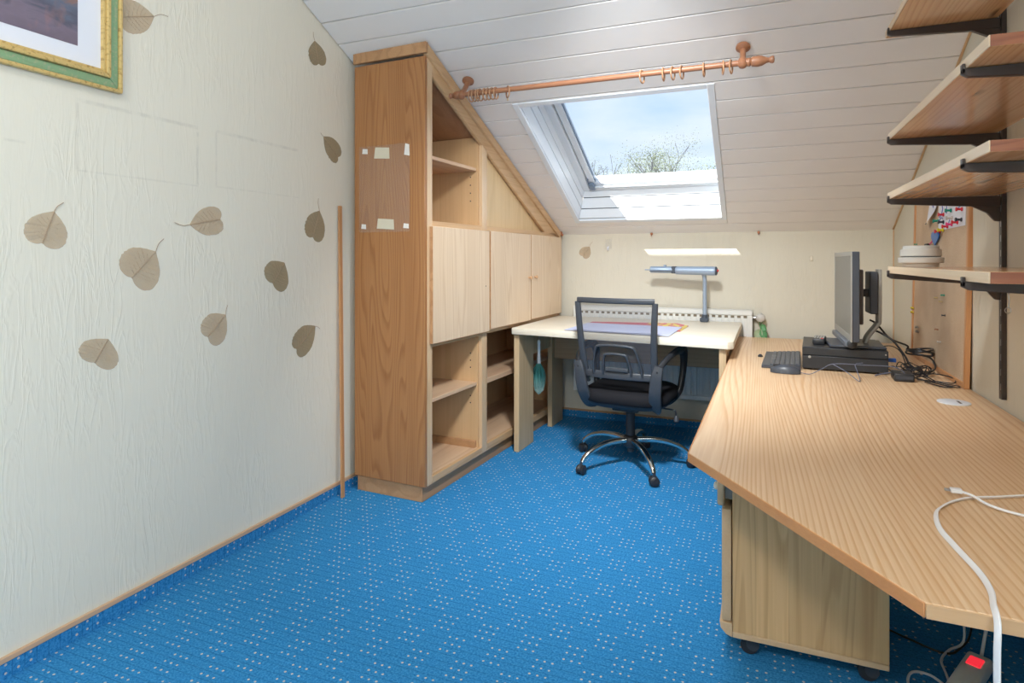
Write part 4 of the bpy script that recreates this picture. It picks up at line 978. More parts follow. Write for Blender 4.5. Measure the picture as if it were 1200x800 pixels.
# ================================================================ COMPUTER
pc = thing('desktop_computer', 'flat black desktop computer case lying under the monitor', 'computer', (.345, 3.10, DZ + .0006), (0, 0, R(-4)))
W2 = .170
MB().box(-W2, W2, 0.012, .41, .006, .104, .003).build('case', M['pc'], pc)
MB().box(-W2, W2, 0.0, .0115, .006, .066, .003).build('front_panel', M['pc'], pc)
MB().box(-W2, W2, 0.001, .0115, .067, .104, .003).build('front_panel', M['pc'], pc)
MB().cyl((-W2 + .03, -.0008, .06), (-W2 + .03, .001, .06), .006, n=14).cyl((W2 - .01, -.0008, .088), (W2 - .01, .001, .088), .003, n=10).build('button', M['silver'], pc)
for x in (-.14, .14):
    for y in (.04, .37): MB().cyl((x, y, .0), (x, y, .006), .012, n=12).build('foot', M['black'], pc)
mon = thing('monitor', 'grey flat monitor on stand seen from its edge, standing on the black computer case', 'monitor', (.365, 3.03, DZ + .1048), (0, 0, R(0.5)))
# local: x 0 = screen plane (screen faces -x), y along the screen, z up
ML, MZ0, MZ1 = .60, .050, .436
MB().box(.004, .032, 0, ML, MZ0 - .012, MZ1, .003).build('housing', M['pc2'], mon)
MB().box(-.001, .0035, 0, ML, MZ1 - .020, MZ1, .001).box(-.001, .0035, 0, ML, MZ0 - .012, MZ0 + .016, .001).box(-.001, .0035, 0, .018, MZ0 + .016, MZ1 - .02, .001).box(-.001, .0035, ML - .018, ML, MZ0 + .016, MZ1 - .02, .001).build('bezel', M['silver'], mon)
MB().box(.0005, .003, .018, ML - .018, MZ0 + .016, MZ1 - .020).build('screen', M['screen'], mon, smooth=0)
MB().prism([(.032, .03, MZ0 + .02), (.032, ML - .03, MZ0 + .02), (.032, ML - .03, MZ1 - .03), (.032, .03, MZ1 - .03)], (.004, 0, 0)).prism([(.036, .08, MZ0 + .06), (.036, ML - .08, MZ0 + .06), (.036, ML - .08, MZ1 - .08), (.036, .08, MZ1 - .08)], (.022, 0, 0), .004, 1).build('rear_cover', M['bracket'], mon)
MB().box(-.018, .028, .05, ML - .06, .012, MZ0 - .0125, .004).build('speaker_bar', M['bar'], mon)
MB().lathe((.008, .048, .026), (0, -1, 0), [(0, .020), (.006, .020), (.010, .014)], 20).build('speaker_end', M['black'], mon)
MB().box(-.075, .150, .09, .37, .0006, .014, .004).build('stand_base', M['pc2'], mon)
st = MB()
st.sweep(catmull([(.085, .24, .013), (.098, .24, .045), (.135, .24, .100), (.142, .24, .135), (.142, .24, .355)], 5), rrect(.075, .016, .006), up=(1, 0, 0)).build('stand_column', M['silver'], mon)
MB().box(.100, .133, .19, .33, .150, .345, .004).build('mount_box', M['pc2'], mon)
MB().box(.058, .100, .225, .285, .228, .262, .003).build('mount_neck', M['black'], mon)

kb = thing('keyboard', 'dark grey keyboard lying lengthwise left of the computer case', 'keyboard', (.086, 3.075, DZ), (0, 0, R(-3)))
MB().prism([(-.085, 0, .001), (-.085, .0, .012), (.080, 0, .024), (.080, 0, .001)], (0, .47, 0), .002, 1).build('body', M['pc2'], kb)
ks = MB(); rows = 6
for r_ in range(rows):
    x = -.048 + r_ * .0215
    y = .018
    while y < .44:
        w = .0185 if not (r_ == 0 and .13 < y < .25) else .09
        zt = .012 + (x + .085) / .165 * .012
        ks.box(x, x + .018, y, y + w, zt - .001, zt + .005, .0018); y += w + .0025
ks.build('keys', M['key'], kb, kind='stuff')
MB().box(-.085, -.054, .004, .466, .0125, .0145, .001).build('wrist_rest', M['pc2'], kb)
mo = thing('mouse', 'dark computer mouse in front of the keyboard', 'mouse', (.100, 2.978, DZ), (0, 0, R(-6)))
mm = MB(); rings = []
for i in range(13):
    t = i / 12; x = -.062 + .124 * t; wd = .030 * (math.sin(PI * (t * .92 + .04)) ** .55); ht = .036 * (math.sin(PI * (t * .78 + .10)) ** .8) + .002
    rings.append([mm.bm.verts.new((x, wd * math.cos(a), .002 + ht * max(0, math.sin(a)) ** .8)) for a in [PI * k / 10 for k in range(11)]])
for A, B in zip(rings, rings[1:]):
    for i in range(10): mm.bm.faces.new((A[i], A[i + 1], B[i + 1], B[i]))
mm.bm.faces.new(rings[0]); mm.bm.faces.new(rings[-1][::-1])
for A, B in zip(rings, rings[1:]): mm.bm.faces.new((A[0], B[0], B[-1], A[-1]))
bmesh.ops.recalc_face_normals(mm.bm, faces=mm.bm.faces)
mm.build('body', M['pc2'], mo, smooth=60)
MB().box(-.050, -.020, -.003, .003, .026, .040, .002).build('scroll_wheel', M['black'], mo)
MB().tube([(.060, 0, .008), (.10, -.004, .006), (.145, .01, .03), (.19, .03, .052), (.30, .03, .056), (.42, .035, .055), (.46, .03, .02), (.47, .03, .003)], .0018, 6).tube([(.185, .028, .052), (.24, -.03, .03), (.285, -.075, .003), (.278, -.02, .035), (.272, .02, .058), (.30, .035, .064)], .0018, 6).build('cable', M['cable_grey'], mo)
ph = thing('telephone_handset', 'black cordless handset with grey keys lying on the computer case', 'telephone', (.268, 3.34, DZ + .1046), (0, 0, R(-8)))
MB().prism([(-.026, -.13, .0), (.026, -.13, 0), (.026, .02, .0), (-.026, .02, .0)], (0, 0, .028), .007, 2).build('body', M['black'], ph)
kp = MB()
for i in range(4):
    for j in range(6): kp.box(-.021 + i * .0115, -.0125 + i * .0115, -.115 + j * .02, -.101 + j * .02, .0275, .0305, .001)
kp.build('keys', M['silver'], ph, kind='stuff')
MB().box(.010, .020, -.121, -.116, .0275, .0306).build('red_key', M['red'], ph)

bit = MB((-.004, 3.43, DZ)); bit.lathe((-.004, 3.43, DZ + .0005), (0, 0, 1), [(0, .012), (.004, .013), (.012, .007), (.014, .001)], 14)
tag(bit.build('rubber_foot', M['black']), 'tiny black rubber foot lying alone on the desk left of keyboard', 'rubber foot')

# cables behind the computer
def cable(name, pts, r, mat, label, cat='cable', group=None, n=8):
    o = MB(Vector(pts[0])).tube(pts, r, n, 6).build(name, M[mat]); return tag(o, label, cat, group)
Z0 = DZ + .006
cl_pts = [(.475, 3.315, .885), (.505, 3.315, .865), (.56, 3.33, .80), (.635, 3.36, .765)]
for k in range(22):
    a = PI + k * 2 * PI / 7; cl_pts.append((.685 + .050 * math.cos(a), 3.36 + .075 * math.sin(a), .752 - .001 * k + .007 * math.sin(a * 1.3)))
cl_pts += [(.715, 3.34, .72), (.722, 3.25, .695), (.690, 3.16, Z0 + .012), (.63, 3.12, Z0)]
cable('coiled_cable', cl_pts, .0042, 'cable', 'thick black cable with a raised coil between monitor and cork board')
cable('monitor_cable', [(.475, 3.245, .845), (.51, 3.24, .832), (.555, 3.22, .80), (.595, 3.20, .74), (.615, 3.18, .70), (.66, 3.10, Z0)], .0045, 'cable', 'thick black cable dropping from monitor stand to the desk')
cable('looped_cable', [(.60, 2.99, Z0), (.66, 2.98, Z0), (.72, 2.96, Z0), (.735, 3.02, Z0 + .01), (.70, 3.10, Z0 + .01), (.64, 3.13, Z0 + .004), (.60, 3.06, Z0), (.66, 2.92, Z0), (.70, 2.875, Z0), (.66, 2.86, Z0), (.62, 2.95, Z0)], .0026, 'cable', 'thin black power cord looping right of the power adapter')
cable('thin_cable', [(.585, 2.965, Z0 + .01), (.63, 3.00, Z0 + .014), (.67, 2.95, Z0), (.72, 2.90, Z0), (.708, 2.865, Z0), (.655, 2.90, Z0 + .004), (.60, 3.02, Z0 + .02), (.55, 3.12, Z0 + .01)], .0022, 'cable', 'thin black adapter cord nearest the front of the tangle')
cable('signal_cable', [(.525, 3.30, .765), (.56, 3.27, .77), (.585, 3.22, .75), (.595, 3.16, .70), (.60, 3.10, Z0 + .01), (.57, 3.06, Z0)], .0022, 'cable', 'thin black cable curving down behind the computer case')
rndc = random.Random(5); tg = MB((.60, 3.06, DZ))
for k in range(7):
    c0 = Vector((.60 + rndc.uniform(-.03, .05), 3.07 + rndc.uniform(-.05, .08), Z0 + .012 + rndc.uniform(0, .02)))
    tg.tube([c0 + Vector((.05 * math.cos(a + k) * rndc.uniform(.6, 1.2), .075 * math.sin(a + k) * rndc.uniform(.6, 1.2), .012 * math.sin(3 * a + k))) for a in [2 * PI * j / 8 for j in range(8)]], .0022, 6, 5, closed=True)
tag(tg.build('cable_tangle', M['cable']), 'tangle of thin black cable loops behind the adapter', 'cables')
cable('blue_grey_cable', [(.455, 3.03, Z0), (.48, 3.05, Z0 + .004), (.52, 3.07, Z0 + .010), (.57, 3.11, Z0 + .014), (.60, 3.14, Z0 + .02)], .003, 'cable_grey', 'blue grey cable end lying in front of the case corner')
bpq = MB((.53, 3.2, DZ)).box(.518, .560, 3.18, 3.20, DZ + .045, DZ + .062, .002); tag(bpq.build('network_plug', M['blue_plug']), 'small blue network plug at the right end of the computer case', 'plug')
ad = thing('power_adapter', 'black rectangular power adapter lying on desk in the cable tangle', 'adapter', (.548, 2.965, DZ), (0, 0, R(-2)))
MB().box(-.036, .036, -.022, .075, .001, .034, .005, seg=2).build('body', M['black'], ad)
MB().box(-.030, .030, -.0228, -.0220, .012, .024).build('label_plate', M['pc2'], ad)

# white flat charging cable over the front edge
def flat(pts, w=.011, h=.003): return MB(Vector(pts[0])).sweep(catmull(pts, 6), rrect(w, h, .0012, 2), up=(0, 0, 1))
zc = DZ + .004
wc = thing('charging_cable', 'white flat charging cable looping over the front desk edge', 'cable', (.31, 1.36, DZ))
m = MB((.31, 1.36, DZ)); pts = [(.62, 1.66, zc), (.517, 1.611, zc), (.455, 1.578, zc), (.403, 1.552, zc), (.357, 1.505, zc), (.321, 1.436, zc + .003), (.309, 1.362, zc), (.314, 1.285, zc), (.324, 1.19, zc), (.322, 1.13, zc), (.312, 1.085, zc + .001), (.308, 1.058, DZ + .002), (.306, 1.046, DZ - .012), (.304, 1.042, DZ - .05), (.304, 1.040, DZ - .16), (.306, 1.04, DZ - .30)]
m.sweep(catmull(pts, 6), rrect(.0035, .010, .0014, 2), up=None); m.build('cord', M['cable_white'], wc)
m = MB((.31, 1.36, DZ)); m.tube([(.393, 1.560, zc + .010), (.41, 1.54, zc + .009), (.43, 1.51, zc + .004), (.477, 1.488, zc), (.56, 1.47, zc), (.66, 1.44, zc)], .0028, 8, 6); m.build('cord_end', M['cable_white'], wc)
MB((.31, 1.36, DZ)).box(.374, .396, 1.556, 1.572, zc + .005, zc + .014, .002).build('plug', M['cable_white'], wc)
MB((.31, 1.36, DZ)).box(.364, .3745, 1.560, 1.568, zc + .007, zc + .012, .001).build('plug_contact', M['steel'], wc)

# floor cables and power strip under the desk
ps = thing('power_strip', 'white power strip with lit red switch on the carpet under the desk', 'power strip', (.560, 2.085, 0), (0, 0, R(62)))
MB().box(-.30, .045, -.030, .030, .001, .042, .010, seg=3).build('body', M['strip'], ps)
MB().box(-.035, .015, -.017, .017, .041, .0445, .002).build('switch', M['switch_glow'], ps)
MB().tube([(.044, 0, .02), (.08, .004, .03), (.12, .0, .10), (.16, -.03, .30), (.18, -.05, .55)], .0045, 8).build('cord', M['cable_white'], ps)
cable('white_floor_cable', [(.372, 1.93, .004), (.378, 1.99, .004), (.40, 2.03, .004), (.44, 2.03, .004), (.475, 1.99, .004), (.482, 2.05, .004), (.486, 2.12, .004), (.52, 2.18, .006), (.565, 2.22, .02), (.575, 2.27, .10), (.57, 2.33, .35), (.60, 2.40, .63)], .0035, 'cable_white', 'thin white cable curling over the carpet beside the power strip')
cable('dark_floor_cable', [(.36, 2.24, .004), (.42, 2.20, .004), (.50, 2.16, .004), (.55, 2.20, .004), (.60, 2.28, .03), (.615, 2.33, .20), (.63, 2.38, .63)], .003, 'cable', 'thin black cable on the carpet under the desk')

# ================================================================ CORK BOARD
CBL = .925
cbm = MB()
lean = math.atan2(.018, .87)
cbo = thing('cork_board', 'tall cork pin board in a wooden frame leaning on the right wall behind desk', 'cork board', (.7345, 2.868, DZ + .001), (0, lean, R(0)))
# local: x towards wall, y along, z up
CH = .868
MB().box(.004, .012, .022, CBL - .022, .022, CH - .022).build('cork_panel', M['cork'], cbo, smooth=0)
for (a, b_, c, d) in ((0, .022, 0, CH), (CBL - .022, CBL, 0, CH), (.0225, CBL - .0225, 0, .022), (.0225, CBL - .0225, CH - .022, CH)):
    MB().box(-.002, .016, a, b_, c, d, .002).build('frame_rail', M['cork_frame'], cbo)
cw = Matrix.Translation((.7345, 2.868, DZ + .001)) @ Matrix.Rotation(lean, 4, 'Y')
def cb(y, z, h=0.0): return cw @ Vector((.004 - h, y - 2.868, z - DZ))
n1 = MB(cb(3.40, 1.40))
P0 = [(3.468, 1.47), (3.325, 1.47), (3.338, 1.395), (3.385, 1.350), (3.478, 1.330)]
ra, rb_ = [], []
for i in range(9):
    t = i / 8; z = 1.475 - .140 * t; ya = 3.462 + .022 * t; yb_ = 3.325 + .02 * t + .10 * max(0, t - .55) ** 1.2 * 2.2
    ra.append(n1.bm.verts.new(cb(ya, z, .003 + .012 * t))); rb_.append(n1.bm.verts.new(cb(yb_, z, .003 + .03 * t * t)))
for i in range(8): n1.bm.faces.new((ra[i], ra[i + 1], rb_[i + 1], rb_[i]))
n1o = tag(n1.build('paper_note', M['paper']), 'narrow white note with curled lower corner, left on the cork board', 'paper')
n2 = MB(cb(3.12, 1.35)); n2.prism([cb(3.325, 1.300, .001), cb(2.925, 1.305, .001), cb(2.922, 1.478, .001), cb(3.325, 1.478, .001)], (-.0008, 0, 0))
n2o = tag(n2.build('paper_sheet', M['paper']), 'white paper with blue scribbles fixed by many push pins on cork board', 'paper')
ink = MB(cb(3.12, 1.35))
for pts in ([(3.19, 1.37), (3.19, 1.42), (3.09, 1.425)], [(3.20, 1.33), (3.17, 1.31), (3.14, 1.34)], [(3.05, 1.375), (2.98, 1.39)], [(3.05, 1.43), (2.99, 1.44), (2.97, 1.405)], [(3.31, 1.36), (3.27, 1.37), (3.25, 1.40)], [(3.30, 1.345), (3.28, 1.358), (3.25, 1.352)], [(3.26, 1.44), (3.26, 1.40)], [(3.16, 1.44), (3.12, 1.46)]):
    ink.tube([cb(y, z, .0024) for y, z in pts], .0022, 5, 0)
ink.build('ink_lines', M['ink'], n2o, kind='stuff')
ink1 = MB(cb(3.40, 1.40)); ink1.tube([cb(3.40, 1.42, .010), cb(3.37, 1.43, .010), cb(3.38, 1.41, .012)], .0016, 5, 0).build('ink_lines', M['ink'], n1o, kind='stuff')
# push pins
pin_cache = {}
def pin(y, z, col, where, h=.001):
    nm = {'pin_black': 'black', 'pin_red': 'red', 'pin_green': 'green', 'pin_yellow': 'yellow', 'pin_pink': 'pink', 'pin_clear': 'clear', 'pin_blue': 'blue', 'pin_wood': 'ochre', 'copper': 'brown'}[col]
    col0 = col
    if col not in pin_cache: pin_cache[col] = MB().lathe((0, 0, 0), (-1, 0, 0), [(0, .0085), (.003, .0085), (.006, .0045), (.016, .0050), (.018, .0085), (.0225, .0085)], 12).mesh('push_pin')
    if not pin_cache[col].materials: pin_cache[col].materials.append(M[col])
    o = bpy.data.objects.new('push_pin', pin_cache[col]); COL.objects.link(o); o.location = cb(y, z, h); o.rotation_euler = (0, lean, 0)
    if h < .002: o.scale = (.6, .5, .5)
    return tag(o, '%s push pin %s' % (nm, where), 'push pin', 'push pins on the cork board')
for y, z, c, w in ((3.232, 1.436, 'pin_green', 'at the upper left of the scribbled paper'), (3.165, 1.462, 'pin_yellow', 'at the upper middle of the scribbled paper, under the shelf bracket'), (3.115, 1.412, 'pin_black', 'in the upper centre of the scribbled paper'), (2.962, 1.408, 'pin_yellow', 'at the right edge of the scribbled paper'),
                   (3.118, 1.378, 'pin_green', 'in the centre of the scribbled paper'), (3.232, 1.368, 'pin_red', 'at the left side of the scribbled paper'), (2.964, 1.372, 'pin_red', 'at the right side of the scribbled paper'), (3.10, 1.345, 'pin_clear', 'lower centre of the scribbled paper'), (3.23, 1.335, 'pin_black', 'lower left of the scribbled paper'),
                   (3.165, 1.312, 'pin_red', 'on the bottom edge of the scribbled paper beside the pink one'), (3.10, 1.318, 'pin_pink', 'on the bottom edge of the scribbled paper'), (2.968, 1.330, 'pin_black', 'at the lower right corner of the scribbled paper'), (3.02, 1.322, 'pin_red', 'near the lower right corner of the scribbled paper'),
                   (3.285, 1.296, 'pin_red', 'at the lower left corner of the scribbled paper'), (3.235, 1.300, 'pin_yellow', 'near the lower left corner of the scribbled paper'), (3.318, 1.345, 'pin_green', 'on the left edge of the scribbled paper')):
    pin(y, z, c, w, .003)
for y, z, c, w in ((3.73, 1.248, 'pin_green', 'near the left edge of the cork board above the white device'), (3.20, 1.012, 'pin_green', 'alone below the lowest shelf on the bare cork'), (3.31, .995, 'pin_wood', 'left of the pair below the lowest shelf'), (3.235, .982, 'pin_wood', 'right of the pair below the lowest shelf'), (3.18, .925, 'pin_black', 'midway down the lower bare cork'), (3.29, .852, 'copper', 'low on the cork above the cables'), (3.24, .802, 'pin_clear', 'lowest on the cork above the cables')):
    pin(y, z, c, w)
bc = thing('blue_clip', 'blue heart-shaped tag on a stick pinned to the cork above white device', 'tag', cb(3.42, 1.255, .004), (0, lean, 0))
hp = []
for i in range(28):
    a = 2 * PI * i / 28; hp.append((-.002, .058 + .030 * math.sin(a) ** 3 * 1.1, .012 + .0021 * (13 * math.cos(a) - 5 * math.cos(2 * a) - 2 * math.cos(3 * a) - math.cos(4 * a))))
hp = [(x, -(y - .058) * 1.9 - .075, z * 1.15) for x, y, z in hp]
MB().prism(hp, (-.005, 0, 0)).build('heart', M['pin_blue'], bc)
MB().tube([(-.004, -.04, .004), (-.004, .02, -.012)], .0035, 6, 0).build('stick', M['pin_pink'], bc)
MB().box(-.014, -.001, .022, .085, -.024, -.010, .003).build('clip', M['black'], bc)
for (y, z, c, lab) in ((3.775, .890, 'pin_yellow', 'yellow plastic clip on the left frame edge of the cork board'), (3.66, .800, 'silver', 'two small metal clips near the lower left of the cork board')):
    m = MB(cb(y, z)); 
    for dz in (0, .022): m.tube([cb(y - .018, z + dz, .004), cb(y - .006, z + dz + .006, .012), cb(y + .008, z + dz - .002, .010), cb(y + .016, z + dz + .006, .004)], .0035, 6)
    tag(m.build('board_clip', M[c]), lab, 'clip')

# ================================================================ WALL SHELVES
POSTS = (2.528, 1.655)
for i, y in enumerate(POSTS):
    r_ = thing('shelf_rail', ('dark brown slotted wall rail carrying the far ends of the shelves', 'dark brown slotted wall rail carrying the near ends of the shelves')[i], 'shelf rail', (XR, y, .70), group='slotted shelf rails on right wall')
    MB().box(-.014, -.0005, -.0135, -.010, 0, 1.45).box(-.014, -.0005, .010, .0135, 0, 1.45).box(-.004, -.0005, -.010, .010, 0, 1.45).build('channel', M['bracket'], r_)
    MB().box(-.0145, -.0135, -.010, .010, 0, 1.45).build('face_strip', M['bracket'], r_)
    sl_ = MB()
    for k in range(28): sl_.box(-.0150, -.0144, -.0075, -.003, .03 + k * .05, .052 + k * .05)
    sl_.build('slot', M['steel'], r_, kind='stuff')
XF = .424
SHELVES = [(1.985, 2.610, 1.10, 'uppermost knotty pine shelf at the top right, cut off by the picture edge'), (1.598, 2.552, 1.500, 'second knotty pine shelf from the top on the right wall'), (1.386, 2.568, 1.500, 'third knotty pine shelf from the top, above the cork board'), (1.121, 2.558, 1.500, 'lowest pine wall shelf carrying the white round device')]
for (zb, y1, y0, lab) in SHELVES:
    sh = thing('wall_shelf', lab, 'shelf', (XR - .02, (y0 + y1) / 2, zb), group='pine shelves on right wall')
    so_ = (XR - .02, (y0 + y1) / 2, zb)
    TH = .024
    MB(so_).box(XF + .003, XR - .022, y0 + .0015, y1, zb, zb + TH, .001).build('shelf_board', M['shelf'], sh)
    MB(so_).box(XF, XF + .0028, y0, y1, zb + .0003, zb + TH - .0003, .0008).build('front_edge', M['shelf_front'], sh)
    MB(so_).box(XF + .003, XR - .022, y0, y0 + .0014, zb + .0005, zb + TH - .0005).build('end_grain', M['shelf_end'], sh)
    for yp in POSTS:
        if not (y0 < yp < y1): continue
        P = [(XF - .006, yp - .006, zb + .012), (XF - .006, yp - .006, zb - .013), (XF + .004, yp - .006, zb - .020), (XR - .11, yp - .006, zb - .034), (XR - .075, yp - .006, zb - .036), (XR - .050, yp - .006, zb - .058), (XR - .030, yp - .006, zb - .080), (XR - .0155, yp - .006, zb - .082), (XR - .0155, yp - .006, zb - .001), (XF - .001, yp - .006, zb - .001), (XF - .001, yp - .006, zb + .012)]
        # concave outline: build as hook + beam + gusset
        b_ = MB(so_)
        b_.box(XF - .007, XF - .001, yp - .008, yp + .008, zb - .012, zb + .010, .001)
        b_.prism([(XF - .007, yp - .008, zb - .0125), (XF - .007, yp - .008, zb - .001), (XR - .0155, yp - .008, zb - .001), (XR - .0155, yp - .008, zb - .036), (XR - .11, yp - .008, zb - .034), (XF + .006, yp - .008, zb - .020)], (0, .016, 0), .001, 1)
        b_.prism([(XR - .095, yp - .008, zb - .0345), (XR - .0155, yp - .008, zb - .0362), (XR - .0155, yp - .008, zb - .088), (XR - .030, yp - .008, zb - .086), (XR - .052, yp - .008, zb - .058)], (0, .016, 0), .001, 1)
        b_.build('bracket', M['bracket'], sh)
dv = thing('plastic_device', 'round off-white two-tier plastic device with a slot resting on the lowest wall shelf', 'device', (.492, 2.40, 1.1455))
MB().lathe((0, 0, 0), (0, 0, 1), [(0, .050), (.008, .052), (.012, .052), (.0125, .060), (.014, .064), (.030, .065), (.032, .060)], 44).build('base_ring', M['device'], dv)
MB().lathe((0, 0, .0325), (0, 0, 1), [(0, .056), (.002, .056)], 40).build('vent_gap', M['pc2'], dv)
MB().lathe((0, 0, .035), (0, 0, 1), [(0, .057), (.002, .059), (.022, .058), (.024, .052), (.033, .051), (.0355, .047), (.036, .001)], 44).build('cover', M['device'], dv)
kh = MB((.735, 2.418, 1.03)); kh.tube([(.735, 2.418, 1.06), (.737, 2.418, 1.035), (.735, 2.42, 1.015)], .0015, 6).tube([(.735 + .008 * math.cos(a), 2.42 + .002, 1.006 + .009 * math.sin(a)) for a in [2 * PI * k / 10 for k in range(10)]], .0015, 6, 3, closed=True)
kh.box(.7335, .7385, 2.4165, 2.4195, 1.058, 1.083)
tag(kh.build('key_chain', M['steel']), 'thin metal ring and chain hanging under the lowest shelf', 'key ring')

# ================================================================ CURTAIN ROD
ROD_Y, ROD_Z = 2.740, 1.995
rod = thing('curtain_rod', 'turned reddish wooden curtain rod on two ceiling brackets above the skylight', 'curtain rod', (-.75, ROD_Y, ROD_Z))
ro = (-.75, ROD_Y, ROD_Z)
MB(ro).cyl((-1.410, ROD_Y, ROD_Z), (-.045, ROD_Y, ROD_Z), .0125, n=24).build('pole', M['rod'], rod)
fin = [(0, .016), (.012, .019), (.018, .014), (.022, .020), (.045, .023), (.062, .020), (.078, .012), (.088, .010), (.094, .014), (.102, .0155), (.108, .012), (.110, .001)]
MB(ro).lathe((-.058, ROD_Y, ROD_Z), (1, 0, 0), fin, 26).build('finial', M['rod'], rod)
MB(ro).lathe((-1.395, ROD_Y, ROD_Z), (-1, 0, 0), [(0, .016), (.006, .019), (.012, .021), (.028, .020), (.040, .014), (.048, .010), (.053, .0135), (.060, .014), (.064, .001)], 26).build('finial', M['rod'], rod)
for bx in (-1.388, -.072):
    nrm = Vector((0, SA, CA)); c0 = Vector((bx, ROD_Y, ROD_Z)); foot = Vector((bx, 2.812, ceil_z(2.812)))
    nk = foot - nrm * .024 - c0
    MB(ro).lathe(c0, nk, [(-.024, .008), (-.018, .017), (0, .0215), (.018, .018), (.028, .012), (nk.length - .012, .0125), (nk.length, .015)], 26).lathe(foot - nrm * .002, -nrm, [(0, .027), (.004, .030), (.013, .030), (.018, .024), (.026, .014)], 28).build('ceiling_bracket', M['rod'], rod)
# rings: each a thing
rmesh = MB(); n_ = 36
rmesh.tube([(0, .0275 * math.cos(2 * PI * k / n_), .0275 * math.sin(2 * PI * k / n_)) for k in range(n_)], .0036, 8, 0, closed=True)
rme = rmesh.mesh('curtain_ring'); rme.materials.append(M['ring'])
RINGS_L = [-1.338, -1.320, -1.303, -1.287, -1.262, -1.243, -1.222, -1.203]
RINGS_R = [-.492, -.398, -.358, -.320, -.228, -.150, -.118]
order = ['first', 'second', 'third', 'fourth', 'fifth', 'sixth', 'seventh', 'eighth']
for i, x in enumerate(RINGS_L):
    o = bpy.data.objects.new('curtain_ring', rme); COL.objects.link(o); o.location = (x, ROD_Y, ROD_Z - .0112); o.rotation_euler = (0, 0, R(random.uniform(-9, 9)))
    tag(o, '%s wooden ring from the left end of the curtain rod' % order[i], 'curtain ring', 'wooden curtain rings on the rod')
for i, x in enumerate(RINGS_R):
    o = bpy.data.objects.new('curtain_ring', rme); COL.objects.link(o); o.location = (x, ROD_Y, ROD_Z - .0112); o.rotation_euler = (0, 0, R(random.uniform(-12, 12)))
    tag(o, '%s wooden ring from the right end of the curtain rod' % order[len(RINGS_R) - 1 - i], 'curtain ring', 'wooden curtain rings on the rod')
er = thing('curtain_ring', 'single wooden ring with brass eyelet right of the left ring cluster', 'curtain ring', (-1.140, ROD_Y, ROD_Z - .0112), (0, 0, R(38)), group='wooden curtain rings on the rod')
o = bpy.data.objects.new('ring', rme); COL.objects.link(o); o.parent = er
MB().tube([(0, .0055 * math.cos(a), -.036 + .0075 * math.sin(a)) for a in [2 * PI * k / 12 for k in range(12)]], .0016, 6, 2, closed=True).build('eyelet', M['brass'], er)

# ================================================================ SMALL FITTINGS
for i, (x, lab) in enumerate(((-.718, 'small copper hook at the ceiling edge left of centre'), (-.016, 'small copper hook at the ceiling edge near the right'))):
    m = MB((x, YB - .018, C0)); m.box(x - .008, x + .008, YB - .022, YB - .010, C0 - .012, C0 + .004, .003).cyl((x, YB - .022, C0 - .010), (x, YB - .034, C0 - .018), .0035, n=8)
    tag(m.build('ceiling_hook', M['copper']), lab, 'hook', 'copper hooks at the ceiling edge')
m = MB((-1.385, 4.335, 1.36)); m.sphere((-1.378, 4.335, 1.366), .013).sphere((-1.366, 4.332, 1.352), .010).cyl((-1.386, 4.335, 1.37), (-1.362, 4.328, 1.346), .008, n=10)
tag(m.build('cord_stop', M['copper']), 'small reddish brown fitting at the low end of the sloped cabinet top', 'fitting')
ah = thing('adhesive_hook', 'clear adhesive hook on the back wall right of the lone leaf', 'hook', (-1.031, YB, 1.275))
MB().box(-.024, .024, -.003, -.0005, -.03, .045, .001).build('back_plate', M['film'], ah)
MB().tube([(0, -.004, -.01), (0, -.012, -.03), (0, -.026, -.035), (0, -.030, -.015)], .005, 8).build('hook_arm', M['paper'], ah)
wh = thing('wall_hook', 'tiny ivory hook on the back wall left of the monitor', 'hook', (.301, YB, 1.175))
MB().box(-.009, .009, -.005, -.0005, -.017, .017, .002).build('plate', M['ivory'], wh)
MB().box(-.004, .004, -.014, -.005, -.012, -.004, .001).build('hook_arm', M['ivory'], wh)

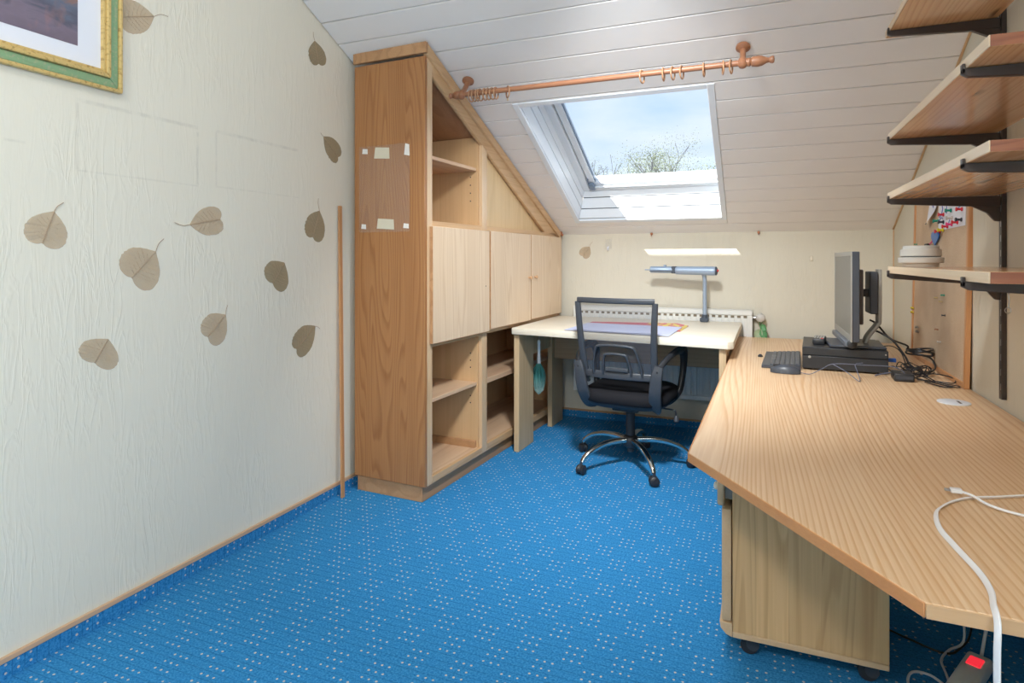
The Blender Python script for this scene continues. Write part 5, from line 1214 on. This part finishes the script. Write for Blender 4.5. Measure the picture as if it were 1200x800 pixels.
# ================================================================ OUTSIDE
def tree(x, y, z0, h, spread, seed, leaves, label, leaf_r):
    rnd = random.Random(seed)
    t = thing('tree', label, 'tree', (x, y, z0), group='trees outside the skylight')
    wood_ = MB(); tips = []
    def grow(p, d, L, r, lev):
        q = p + d * L; mid = (p + q) / 2 + Vector((rnd.uniform(-.05, .05), rnd.uniform(-.05, .05), 0)) * L
        wood_.tube([p, mid, q], r, 5, 2)
        tips.append((q, lev))
        if lev == 0: return
        for k in range(rnd.choice((3, 3, 4))):
            a = rnd.uniform(0, 2 * PI); tilt = rnd.uniform(.25, .75) * spread
            nd = (d + Vector((math.cos(a), math.sin(a), .15)) * tilt).normalized()
            grow(p + d * L * rnd.uniform(.6, 1.0), nd, L * rnd.uniform(.55, .8), r * .55, lev - 1)
    grow(Vector((0, 0, 0)), Vector((0, 0, 1)), h * .36, h * .012, 4)
    wood_.build('branches', M['bark'], t)
    lf = MB()
    for q, lev in tips:
        if lev > 1: continue
        for k in range(leaves):
            c = q + Vector((rnd.gauss(0, leaf_r), rnd.gauss(0, leaf_r), rnd.gauss(0, leaf_r)))
            u = Vector((rnd.uniform(-1, 1), rnd.uniform(-1, 1), rnd.uniform(-1, 1))).normalized() * .036; w = u.orthogonal() * .5
            lf.face([c - u, c + w, c + u, c - w])
    lf.build('foliage', M['young_leaf'], t, kind='stuff', smooth=0)
    return t
def along(u, d):                       # ground point d metres away in a compass direction u off the camera axis
    f = Vector((-math.sin(R(YAW)), math.cos(R(YAW)))); r = Vector((math.cos(R(YAW)), math.sin(R(YAW))))
    return f * d + r * d * math.tan(R(u))
for (u, d, top, sprd, seed, lv_, lab, lr) in ((17.2, 17.0, 5.3, .85, 4, 14, 'thin budding tree nearest the right edge of the skylight view', .14), (11.5, 27.0, 6.3, 1.0, 9, 60, 'low pale green tree in the middle of the skylight view', .26), (14.6, 36.0, 9.6, 1.0, 15, 60, 'broad pale green tree far behind the thin right one', .34), (5.8, 44.0, 10.0, .8, 21, 14, 'nearly bare young tree at the left in the skylight view', .14)):
    p = along(u, d); tree(p.x, p.y, -3.0, (top + 3.0) * 1.02, sprd, seed, lv_, lab, lr)
